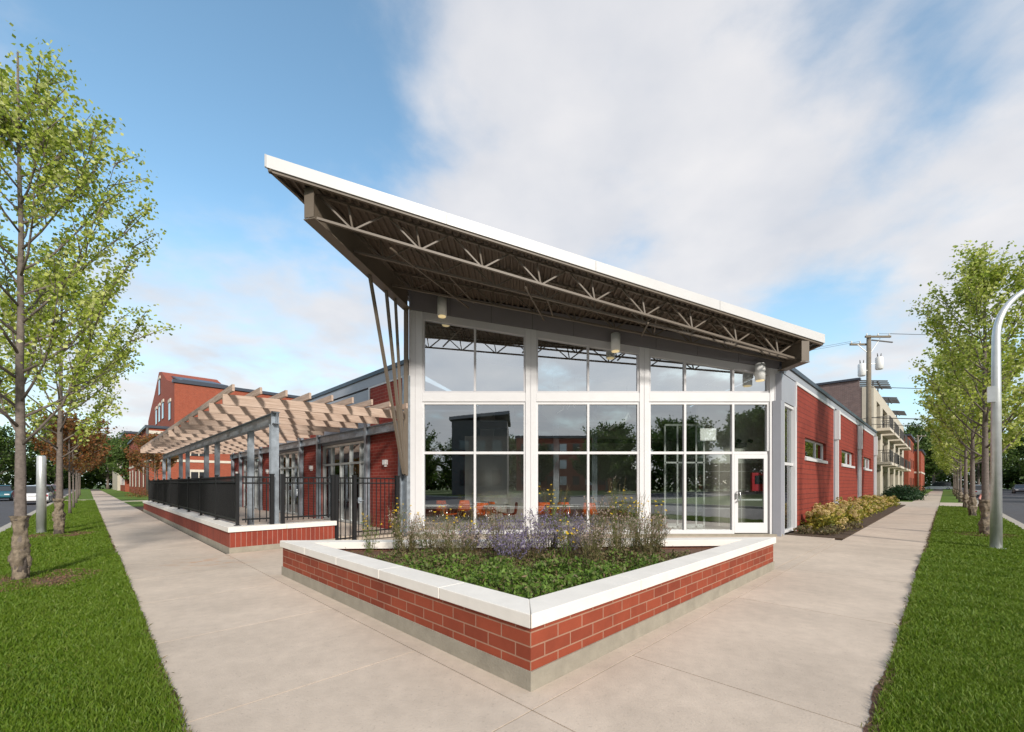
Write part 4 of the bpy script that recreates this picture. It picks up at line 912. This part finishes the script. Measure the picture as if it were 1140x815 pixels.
# ------------------------------------------------------------------ hydrangeas and low plants along the right wall
def shrub(name, label, org, frame, r, h, n, ls, leafm, group=None, heads=0, hm='hydra', cat='shrub', seed=1, sq=1.0):
    nr = np.random.default_rng(seed); t = root(name, label, cat, org, frame, group); ORG[t.name] = ('xy', Vector((0,0,0)))
    d = nr.normal(size=(n,3)); d[:,2] = abs(d[:,2]); d /= np.linalg.norm(d,axis=1)[:,None]; rr = nr.random(n)**.4
    lump = 1+.16*np.sin(5*d[:,0]+seed)*np.cos(4*d[:,1]+seed*2)+.1*np.sin(9*d[:,2]+7*d[:,0])
    c = d*rr[:,None]*lump[:,None]*np.array([r,r*sq,h*.92]); c[:,2] += .04
    cards('foliage', c, ls*nr.uniform(.6,1.3,n), leafm, t, nr, asp=.7)
    m = MB(); rg = random.Random(seed)
    for k in range(6): a = rg.uniform(0,6.28); m.tube([(0,0,0),(math.cos(a)*r*.3,math.sin(a)*r*.3*sq,h*.4),(math.cos(a)*r*.6,math.sin(a)*r*.6*sq,h*.75)],[.012,.009,.004],4)
    build('stems', m, 'bark', t)
    for k in range(heads):
        a = rg.uniform(0,6.28); e = rg.uniform(.15,1.3); q = Vector((math.cos(a)*math.cos(e)*r, math.sin(a)*math.cos(e)*r*sq, math.sin(e)*h*.95+.05))
        hr = rg.uniform(.065,.10); n2 = 90; dd = nr.normal(size=(n2,3)); dd /= np.linalg.norm(dd,axis=1)[:,None]
        cards('blossom', np.array(q)+dd*hr*np.array([1,1,.8]), nr.uniform(.03,.045,n2), hm, t, nr, asp=.9)
    return t
rg = random.Random(4); hp = [15.8,16.7,17.6,18.7,19.8,21.0,22.2,23.5,24.8,26.2,27.6,29.1,30.7,32.4,34.2,36.0,37.6]
for i,p in enumerate(hp):
    shrub('hydrangea_bush', f'yellowing hydrangea bush by the red side wall, {ordn[i]} of the row' if i < 9 else 'yellowing hydrangea bush at the far end of the row by the side wall', (p,2.75+rg.uniform(-.12,.12),.015), 'pq', rg.uniform(.5,.62), rg.uniform(.55,.85)*(1 if i else .85), 900, .11, 'hydra_leaf', 'hydrangea bushes along the side wall', 16 if i < 9 else 10, seed=400+i)
for i,(p,q) in enumerate([(14.5,2.85),(14.7,2.35),(15.3,2.3),(16.2,2.2),(17.4,2.15)]):
    shrub('low_perennial', ['grey green low plant beside the side window','grey green low plant at the bed corner','low plant second along the bed edge','low plant third along the bed edge','low plant fourth along the bed edge'][i], (p,q,.01), 'pq', .28, .22, 260, .07, 'leaf_dry', 'low plants at the bed edge', seed=470+i)
for i,(p,q,r_,h) in enumerate([(49.5,2.7,1.3,1.3),(51.5,2.7,1.4,1.25),(53.8,2.8,1.4,1.2),(56.5,2.9,1.5,1.3),(66,2.9,1.6,1.4)]):
    shrub('hedge_shrub', ['dark green hedge shrub nearest the alley','second dark hedge shrub before the cream flats','third dark hedge shrub before the cream flats','fourth dark hedge shrub before the cream flats','far rounded dark shrub before the brick flats'][i], (p,q,0), 'pq', r_, h, 1500, .16, 'hedge', 'hedge before the cream flats', seed=500+i)
for i,(p,q,r_,h,mt) in enumerate([(3.0,31.6,.6,.6,'leaf_dry'),(3.6,33.0,.7,.8,'leaf_autumn'),(4.8,33.5,.8,.8,'leaf_autumn'),(3.4,35,.7,.65,'leaf_autumn'),(5.4,36,.7,1.0,'hedge'),(3.9,60,1.2,1.2,'leaf_autumn')]):
    shrub('garden_shrub', ['low dry shrub just past the end of the patio wall','russet shrub past the patio wall nearest the walk','russet shrub past the patio wall against the building','third russet shrub beyond the patio','small round green shrub beyond the patio','russet shrub before the red school'][i], (p,q,0), 'pq', r_, h, 700, .10, mt, 'shrubs beyond the patio', seed=520+i)
# ------------------------------------------------------------------ lamp posts
def lamp(label, org, frame, adir, H=7.2, bend=1.3, name='street_lamp', boxz=None):
    t = root(name, label, 'street lamp', org, frame); o = Vector(org); d = Vector((*adir,0)).normalized()
    pts = [o+Vector((0,0,0)), o+Vector((0,0,H*.6))]; rad = [.098,.078]
    for k in range(0,11):
        a = math.pi/2*k/10; pts.append(o+Vector((0,0,H-bend))+Vector((0,0,bend*math.sin(a)))+d*bend*1.25*(1-math.cos(a))); rad.append(.07-.003*k)
    pts.append(pts[-1]+d*.9); rad.append(.04)
    build('pole', MB().tube(pts, rad, 16), 'galv_pole', t)
    build('base_plate', MB().tube([o+Vector((0,0,0)),o+Vector((0,0,.03))],.17,16), 'galv_pole', t)
    e = pts[-1]; s = Vector((-d.y,d.x,0))
    m = MB(); m.hexa([e-s*.1+Vector((0,0,-.09)), e+s*.1+Vector((0,0,-.09)), e+s*.13+d*.7+Vector((0,0,-.09)), e-s*.13+d*.7+Vector((0,0,-.09)), e-s*.06+Vector((0,0,.06)), e+s*.06+Vector((0,0,.06)), e+s*.07+d*.6+Vector((0,0,.07)), e-s*.07+d*.6+Vector((0,0,.07))])
    h = build('lamp_head', m, 'galv_pole', t, bevel=.02)
    build('lens', MB().box(0,.01,0,.01,0,.01) if 0 else MB().bar(e+d*.15+Vector((0,0,-.10)), e+d*.6+Vector((0,0,-.10)), .16, .02), 'white_plastic', h)
    if boxz: build('control_box', MB().bar(o+Vector((0,0,boxz))-d*.12, o+Vector((0,0,boxz+.34))-d*.12, .09, .12), 'galv_pole', t)
    return t
lamp('bent galvanized lamp post beside the right walk', (14.2,-.80,0), 'pq', (.75,-.65), H=5.95, bend=1.25, boxz=3.25)
t = root('steel_post', 'short thick pale steel post between the two nearest left trees', 'post', (-.95,18.4,0), 'pq')
build('pole', MB().tube([(-.95,18.4,0),(-.95,18.4,2.22),(-.95,18.4,2.26)], [.105,.098,.07], 20), 'galv_pole', t)
build('base_plate', MB().tube([(-.95,18.4,0),(-.95,18.4,.03)], .16, 16), 'galv_pole', t)
lamp('small distant lamp post on the far side of the left street', (-15.3,62,0), 'pq', (1,0), H=5.2)
# ------------------------------------------------------------------ utility poles
def upole(label, org, H, xf=True):
    t = root('utility_pole', label, 'utility pole', org, 'pq'); o = Vector(org)
    build('pole', MB().tube([o, o+Vector((0,0,H))], [.17,.125], 14), 'pole_wood', t)
    ca = lambda a, b, z, w_=.10: build('crossarm', MB().bar(o+Vector((a[0],a[1],z)), o+Vector((b[0],b[1],z)), w_, .12), 'pole_wood', t)
    # crossarms: in the picture plane (x direction = p,-q)
    u = Vector((.7071,-.7071,0)); v = Vector((.7071,.7071,0))
    A = []
    for (s0,s1,z,off) in ((-1.15,.2,H-.55,.14),(-.35,1.35,H-.12,-.14)):
        c = build('crossarm', MB().bar(o+u*s0+v*off+Vector((0,0,z)), o+u*s1+v*off+Vector((0,0,z)), .10, .12), 'pole_wood', t)
        for s in np.linspace(s0+.1,s1-.1,3):
            q = o+u*float(s)+v*off+Vector((0,0,z+.06)); build('insulator', MB().tube([q,q+Vector((0,0,.06)),q+Vector((0,0,.10)),q+Vector((0,0,.16))],[.02,.045,.03,.035],8), 'white_plastic', t); A.append(q+Vector((0,0,.15)))
    build('brace', MB().bar(o+u*.15+Vector((0,0,H-1.1)), o+u*.75+Vector((0,0,H-.2)), .04).bar(o+Vector((0,0,H-1.1))-u*.15, o-u*.75+Vector((0,0,H-.6)), .04), 'galv_pole', t)
    if xf:
        for s, z in ((-.55,H-2.75),(.62,H-2.3)):
            q = o+u*s-v*.1+Vector((0,0,z)); c = build('transformer', MB().tube([q,q+Vector((0,0,.05)),q+Vector((0,0,.78)),q+Vector((0,0,.86))],[.18,.22,.22,.12],16), 'white_plastic', t)
            for g_ in (-.1,.1): build('bushing', MB().tube([q+u*g_+Vector((0,0,.84)),q+u*g_*1.3+Vector((0,0,1.08))],[.035,.02],8), 'int_dark', c)
            build('bracket', MB().bar(q+Vector((0,0,.4)), o+Vector((0,0,z+.4)), .05), 'galv_pole', t)
        build('switch', MB().bar(o+u*.2+Vector((0,0,H-.3)), o+u*1.6+Vector((0,0,H-.45)), .07), 'int_dark', t)
    return t, A
up1, A1 = upole('wooden utility pole with two transformers behind the side wall', (37.1,3.62,0), 11.4)
up2, A2 = upole('distant wooden utility pole before the far trees on the right', (104,3.4,0), 10.0, False)
def wire(a, b, sag, label, r=.014, parent=None):
    a = Vector(a); b = Vector(b); pts = [a.lerp(b,k/16)-Vector((0,0,sag*4*(k/16)*(1-k/16))) for k in range(17)]
    m = MB(); m.tube(pts, r, 5, False); build('power_line', m, 'black', frame='pq', org=tuple(a), label=label, cat='power line', group='power lines from the utility pole')
o = Vector((37.1,3.62,0))
wire(A1[5], (37.1+42,3.62-44,11.6), .6, 'thin power line running right from the top crossarm', .010)
wire(A1[4], (37.1+41,3.62-45,11.2), .6, 'thin power line beside the top one running right', .010)
wire(o+Vector((0,0,7.95)), (37.1+40,3.62-42,8.4), .7, 'thick cable running right below the transformers', .022)
wire(o+Vector((0,0,5.9)), (37.1+40,3.62-42,7.6), 1.0, 'lower thick cable running right across the flats', .03)
wire(o+Vector((0,0,5.45)), (37.1+40,3.62-43,6.9), 1.0, 'lowest cable running right across the flats', .02)
wire(A1[0], (20,28,11.5), 1.2, 'thin power line running left from the lower crossarm', .010)
wire(A1[1], (20,29,11.1), 1.2, 'second thin power line running left from the crossarm', .010)
wire(o+Vector((0,0,5.9)), (22,10.5,4.9), .7, 'cable dropping left to the low roof', .02)
wire(o+Vector((0,0,5.5)), (22,12,4.8), .6, 'lower cable dropping left to the low roof', .02)

# ------------------------------------------------------------------ cream flats with balconies on the right
ab = root('apartment_building', 'cream and brown brick flats with dark balconies beyond the side wall', 'building', (48,4.2,0), 'pq')
q0 = 4.35
build('end_wall', MB().box(48,48.3,q0+.8,18,0,9.95), 'brick_brown', ab)
m = MB().box(47.97,48.3,q0,q0+.8,0,9.9)
ops = [(50.2,53.2),(55.5,60.5),(63,68),(71,75),(78,82)]
x = 48.3
for a, b in ops:
    m.box(x,a,q0,q0+.3,0,9.9); m.box(a,b,q0,q0+.3,2.7,3.4); m.box(a,b,q0,q0+.3,5.75,6.4); m.box(a,b,q0,q0+.3,8.9,9.9); x = b
m.box(x,86,q0,q0+.3,0,9.9); build('front_wall', m, 'cream', ab)
build('inner_wall', MB().box(48.3,86,q0+.9,q0+1.0,0,9.8), 'cream', ab)
for a, b in ops:
    for z in (.1,3.45,6.45):
        w_ = build('window', MB().box(a+.3,b-.3,q0+.8,q0+.88,z+.05,z+2.2), 'dark_glass', ab)
        build('frame', MB().box((a+b)/2-.05,(a+b)/2+.05,q0+.77,q0+.80,z+.05,z+2.2).box(a+.3,b-.3,q0+.77,q0+.80,z+2.2,z+2.28), 'white_metal', w_)
    for z in (3.45,6.45):
        s = build('balcony', MB().box(a-.3,b+.3,q0-.95,q0-.002,z-.28,z-.05), 'stone', ab)
        r_ = MB().box(a-.3,b+.3,q0-.93,q0-.89,z+.95,z+1.0).box(a-.3,b+.3,q0-.93,q0-.89,z+.02,z+.06)
        n = int((b-a+.6)/.16)
        for k in range(n+1): x_ = a-.3+k*(b-a+.6)/n; r_.box(x_-.02,x_+.02,q0-.925,q0-.895,z+.06,z+.95)
        for x_ in (a-.28,b+.28):
            r_.box(x_-.02,x_+.02,q0-.93,q0-.02,z+.95,z+1.0)
            for k in range(6): r_.box(x_-.012,x_+.012,q0-.88+k*.15,q0-.86+k*.15,z,z+.95)
        build('railing', r_, 'int_dark', s)
build('parapet', MB().box(48.05,48.4,q0+1.0,18,9.95,10.6), 'brick_brown', ab)
build('coping', MB().box(47.9,48.5,q0+.9,18.1,10.6,10.78), 'dark_trim', ab)
build('roof', MB().box(48.4,86,q0+.3,18,9.7,9.85), 'roof_grey', ab)
wn = build('window', MB().box(47.93,47.99,8.0,9.5,7.6,8.9), 'dark_glass', ab); build('lintel', MB().box(47.9,47.96,7.8,9.7,8.9,9.15).box(47.9,47.96,8.0,9.5,8.3,8.9), 'stone', wn)
for a in (49.6,60,72):
    m = MB(); m.bar((a,q0-.1,10.5),(a+4,q0-.1,10.5),.10,.12).bar((a,q0+1.6,10.9),(a+4,q0+1.6,10.9),.1,.12)
    for k in range(5): m.bar((a+k,q0-.8,10.45),(a+k,q0+2.2,11.0),.08,.12)
    for k in (0,4): m.bar((a+k,q0+.2,9.8),(a+k,q0+.2,10.6),.1,.1)
    build('roof_trellis', m, 'int_dark', ab)
ob_ = root('brick_flats', 'orange brick building with a pale band beyond the cream flats', 'building', (88,3.6,0), 'pq')
build('wall', MB().box(88,104,3.9,18,0,8.7).box(104,122,3.0,16,0,7.2), 'brick_orange', ob_)
build('stone_band', MB().box(103.9,122.1,2.93,2.998,3.3,3.6).box(103.93,103.998,3.0,3.9,3.3,3.6), 'stone', ob_)
build('roof', MB().box(87.8,104.2,3.6,18.2,8.7,9.0).box(104.3,122.2,2.8,16.2,7.2,7.6), 'dark_trim', ob_)
for a in (91,96,101):
    for z in (1,4,6.7):
        if z+1.4 < 8.7: build('window', MB().box(a,a+1.4,3.86,3.9,z,z+1.4), 'dark_glass', ob_)

# ------------------------------------------------------------------ red school on the left
sc = root('red_school', 'red brick gabled school building with stone bands beyond the pergola', 'building', (4.95,66,0), 'pq')
build('lower_wall', MB().box(4.95,44,66,98,0,8.0), 'brick_orange', sc)
m = MB(); Q = [(66,8.0),(66,13.7),(73,15.2),(79.0,17.4),(82,17.9),(88,15.5),(93,14.0),(98,12.3),(98,8.0)]
# gable body facing the left street
n = len(Q); m.add([(7.4,q,z) for q,z in Q]+[(14,q,z) for q,z in Q], [tuple(range(n)), tuple(range(2*n-1,n-1,-1))]+[(i,i+n,(i+1)%n+n,(i+1)%n) for i in range(n)]); build('gable', m, 'brick_orange', sc)
build('upper_wall', MB().box(14.01,44,66,95,8.0,13.7), 'brick_orange', sc)
build('roof', MB().box(7.2,44.2,65.8,66.4,13.72,14.1).box(14.02,44,66.4,95,13.7,14.0).box(4.7,7.3,65.8,98,8.0,8.3), 'dark_trim', sc)
m = MB().prism([(8.2,66.4),(13,66.4),(13,80),(8.2,80)],14.1,14.3,lambda x,y:(y-66.4)*.22); build('roof', m, 'dark_trim', sc)
build('stone_band', MB().box(4.90,4.948,66,98,3.9,4.25).box(4.9,44,65.94,65.998,4.1,4.4).box(4.9,22,65.94,65.998,7.3,7.7), 'stone', sc)
for a in (9.0,14,20,23.5,27):
    for z in (.9,4.9): 
        w_ = build('window', MB().box(a,a+1.6,65.93,65.998,z,z+2.0), 'dark_glass', sc); build('frame', MB().box(a-.1,a,65.9,65.99,z,z+2.0).box(a+1.6,a+1.7,65.9,65.99,z,z+2.0).box(a-.1,a+1.7,65.9,65.99,z+2.0,z+2.3).box(a+.75,a+.85,65.9,65.93,z,z+2), 'stone', w_)
for q,z in ((69,9.6),(76,10.5),(80,10.5),(84,10.5),(80,14.4)):
    w_ = build('window', MB().box(7.33,7.398,q,q+1.8,z,z+2.2), 'dark_glass', sc); build('lintel', MB().box(7.28,7.39,q-.2,q+2.0,z+2.2,z+2.6), 'stone', w_)
build('downpipe', MB().tube([(4.9,65.9,0),(4.9,65.9,8)],.12,8), 'int_dark', sc)
for q in (70,76,82,88,94):
    w_ = build('window', MB().box(4.9,4.948,q,q+2.0,1,3.2), 'dark_glass', sc); build('frame', MB().box(4.86,4.9,q,q+2,3.2,3.5).box(4.86,4.9,q+.95,q+1.05,1,3.2), 'stone', w_)
b2 = root('orange_flats', 'orange brick building past the school with pale windows', 'building', (4.7,104,0), 'pq')
build('wall', MB().box(4.7,20,104,120,0,10.5), 'brick_orange', b2); build('roof', MB().box(4.5,20.2,103.8,120.2,10.5,10.9), 'dark_trim', b2)
for q in (106,111,116):
    for z in (1.2,4.4,7.6): build('window', MB().box(4.64,4.698,q,q+2,z,z+1.7), 'paper', b2)
for a in (6,9.5,13):
    for z in (1.2,4.4,7.6): build('window', MB().box(a,a+1.5,103.94,103.998,z,z+1.7), 'dark_glass', b2)
b3 = root('cream_flats', 'plain cream building at the far end of the left walk', 'building', (4.4,124,0), 'pq')
build('wall', MB().box(4.4,18,124,150,0,8.5), 'cream', b3); build('roof', MB().box(4.2,18.2,123.8,150.2,8.5,8.9), 'stone', b3)
b4 = root('corner_flats', 'cream upper storey block behind the left trees', 'building', (7,130,0), 'pq')
build('wall', MB().box(7,26,152,170,0,13), 'cream', b4)
for z in (5,9): build('window_band', MB().box(8,25,151.93,151.998,z,z+1.6), 'dark_glass', b4)
# ------------------------------------------------------------------ buildings mirrored in the glass (behind the photographer)
m1_ = root('dark_corner_shop', 'dark brick corner block across the crossing, mirrored in the glass wall', 'building', (-5,-31,0))
build('wall', MB().box(-8.3,-1.2,-43,-31,0,9.6), 'int_dark', m1_); m = MB().prism([(-8.6,-43.3),(-.9,-43.3),(-.9,-30.7),(-8.6,-30.7)],9.6,10.0,lambda x,y:(x+8.6)*.10); build('roof', m, 'panel', m1_)
for a in (-7.3,-5.2,-3.1):
    for z in (1.2,5.0): build('window', MB().box(a,a+1.2,-30.98,-30.93,z,z+2), 'dark_glass', m1_)
m2_ = root('red_row_building', 'red brick row across the crossing, mirrored in the glass wall', 'building', (8,-66,0))
build('wall', MB().box(0,20,-80,-66,0,11), 'brick_orange', m2_); build('roof', MB().box(-.3,20.3,-80,-65.7,11,11.5), 'dark_trim', m2_)
for k in range(7):
    for z in (1.2,4.6,8.0): build('window', MB().box(1+k*2.7,2.4+k*2.7,-65.99,-65.9,z,z+1.8), 'paper' if k%2 else 'dark_glass', m2_)

# ------------------------------------------------------------------ cars
def car(label, org, frame, heading, col, L_=4.5, W=1.8, H=1.42, suv=False):
    t = root('parked_car', label, 'car', org, frame, 'cars along the streets'); ORG[t.name] = ('xy', Vector((0,0,0))); t.rotation_euler.z = heading
    body = mat('paint', col, .25, .02, 2, spec=.6)
    hl = L_/2
    low = [(-hl,.35),(-hl+.03,.62),(-hl+.10,.82),(-hl+.7,.92),(hl-1.35,.92),(hl-.25,.74),(hl,.58),(hl,.35),(hl-.3,.22),(-hl+.3,.22)]
    def loft(prof, w0, w1, zmid):
        m = MB(); n = len(prof); vs = []
        for s in (-1,1):
            for (y,z) in prof:
                ww = w0 if z < zmid else w0+(w1-w0)*min(1,(z-zmid)/.5); vs.append((s*ww/2*(1 if abs(y) < hl-.2 else .94), y, z))
        m.add(vs, [tuple(range(n)), tuple(range(2*n-1,n-1,-1))]+[(i,i+n,(i+1)%n+n,(i+1)%n) for i in range(n)]); return m
    b = build('body', loft(low, W, W*.97, .8), body, t, bevel=.05)
    cab = [(-hl+.35,.9),(-hl+.75 if not suv else -hl+.25,H-.04),(-hl+1.1,H),(hl-2.0,H-.02),(hl-1.2,.9)]
    build('cabin_glass', loft(cab, W*.94, W*.74, .9), 'dark_glass', t, bevel=.04)
    rf = [(-hl+.85,H-.02),(-hl+1.15,H+.02),(hl-2.05,H+.01),(hl-1.9,H-.03)]
    build('roof_panel', loft(rf, W*.74, W*.72, 9), body, t, bevel=.02)
    for s in (-1,1):
        for y in (-hl+.85,hl-.9):
            wv = build('wheel', MB().tube([(s*W/2-s*.20,y,.32),(s*W/2+s*.01,y,.32)],.32,18), 'int_dark', t); build('rim', MB().tube([(s*W/2,y,.32),(s*W/2+s*.02,y,.32)],.19,14), 'chrome', wv)
        build('tail_light', MB().box(s*(W/2-.38),s*(W/2-.1),-hl-.012,-hl+.05,.62,.76), 'red_box', t)
        build('headlight', MB().box(s*(W/2-.42),s*(W/2-.12),hl-.1,hl+.012,.56,.66), 'white_plastic', t)
    build('bumper', MB().box(-W/2+.12,W/2-.12,-hl-.03,-hl+.05,.32,.48), body, t); build('number_plate', MB().box(-.2,.2,-hl-.03,-hl-.02+.02,.66,.76), 'paper', t)
    return t
H45 = R(45)
car('white saloon parked at the kerb between the nearest left tree and the steel post', (-2.95,50,-.125), 'pq', H45, (.75,.75,.75))
car('dark grey hatchback parked in front of the white saloon', (-3.0,57.5,-.125), 'pq', H45, (.06,.06,.07), suv=True)
car('small red car parked farthest along the left kerb', (-3.1,74,-.125), 'pq', H45, (.35,.02,.03))
car('teal car driving on the left street at the picture edge', (-5.8,62,-.125), 'pq', H45+math.pi, (.02,.12,.15))
car('silver car parked at the kerb behind the nearest right tree', (74,-3.1,-.125), 'pq', -H45, (.55,.56,.57))
car('black car parked behind the silver one on the right', (81.5,-3.1,-.125), 'pq', -H45, (.03,.03,.035), suv=True)
car('dark car coming down the right street', (105,-8.6,-.125), 'pq', math.pi*.75, (.05,.05,.06))
car('white van crossing at the far end of the right walk', (150,1.2,-.12), 'pq', H45, (.8,.8,.8), 5.2, 2.0, 2.0, True)
# person crouching at the kerb by the second right tree
def person():
    t = bpy.data.meshes.new('person'); pts = [(0,0,.50),(0,.05,.72),(0,.14,.95),(0,.17,1.06),(0,.20,1.20),
      (.17,.12,.93),(.22,.30,.72),(.14,.45,.62),(-.17,.12,.93),(-.22,.30,.72),(-.14,.45,.62),
      (.11,0,.48),(.17,.38,.52),(.15,.22,.10),(.16,.36,.05),(-.11,0,.48),(-.17,.38,.52),(-.15,.22,.10),(-.16,.36,.05)]
    ed = [(0,1),(1,2),(2,3),(3,4),(2,5),(5,6),(6,7),(2,8),(8,9),(9,10),(0,11),(11,12),(12,13),(13,14),(0,15),(15,16),(16,17),(17,18)]
    t.from_pydata(pts, ed, []); o = bpy.data.objects.new('person', t); C.objects.link(o)
    sk_ = o.modifiers.new('skin','SKIN'); rr = [.15,.16,.14,.06,.11,.06,.045,.035,.06,.045,.035,.09,.075,.05,.045,.09,.075,.05,.045]
    for v, r_ in zip(t.skin_vertices[0].data, rr): v.radius = (r_,r_)
    t.skin_vertices[0].data[0].use_root = True
    s = o.modifiers.new('sub','SUBSURF'); s.levels = 2; s.render_levels = 2
    t.materials.append(mat('shirt', (.55,.20,.17), .8, .3, 9, col2=(.62,.36,.30)))
    o.location = world('pq',(31.6,-1.5,.0)); o.rotation_euler = (0,0,R(120)); ORG[o.name] = ('xy', Vector((0,0,0)))
    tag(o, 'person in pinkish clothes crouching on the grass beside the right trees', 'person')
    nr = np.random.default_rng(3); d = nr.normal(size=(260,3)); d /= np.linalg.norm(d,axis=1)[:,None]; d = d[d[:,2]>-.2]
    K['hair'] = leafmat('hair', [(.05,.03,.02),(.08,.05,.03)], 0)
    cards('hair', np.array([0,.19,1.24])+d*.115, np.full(len(d),.06), 'hair', o, nr)
person()

# ------------------------------------------------------------------ far woods closing the streets (one mass each)
def woods(label, frame, segs, seed):
    nr = np.random.default_rng(seed); P = []
    for (x0,y0,x1,y1,h,n) in segs:
        t = nr.random(n); x = x0+(x1-x0)*t+nr.normal(0,2.0,n); y = y0+(y1-y0)*t+nr.normal(0,2.0,n)
        L_ = math.hypot(x1-x0,y1-y0)*t; hh = h*(.72+.18*np.sin(L_*.23+seed)+.12*np.sin(L_*.61)); P.append(np.c_[x,y,hh*nr.random(n)**.75])
    P = np.concatenate(P); cards('far_woods', P, nr.uniform(.6,1.3,len(P)), 'leaf_dark', None, nr, frame, (0,0,0), asp=.8, label=label, cat='woods', kind='stuff')
woods('dark green wood closing the end of the left street', 'pq', [(-70,175,30,182,10,15000),(-19,60,-21,175,7,11000),(-40,30,-24,60,7,8000)], 2)
woods('dark green wood closing the end of the right street', 'pq', [(180,-50,186,40,10,15000),(45,-22,180,-19,7,12000)], 3)
woods('hedges and trees across the crossing, mirrored in the glass', 'xy', [(-75,-55,-20,-78,7,6000),(-20,-84,30,-84,7,6000),(22,-72,70,-40,7,6000),(70,-40,80,-5,7,8000)], 4)
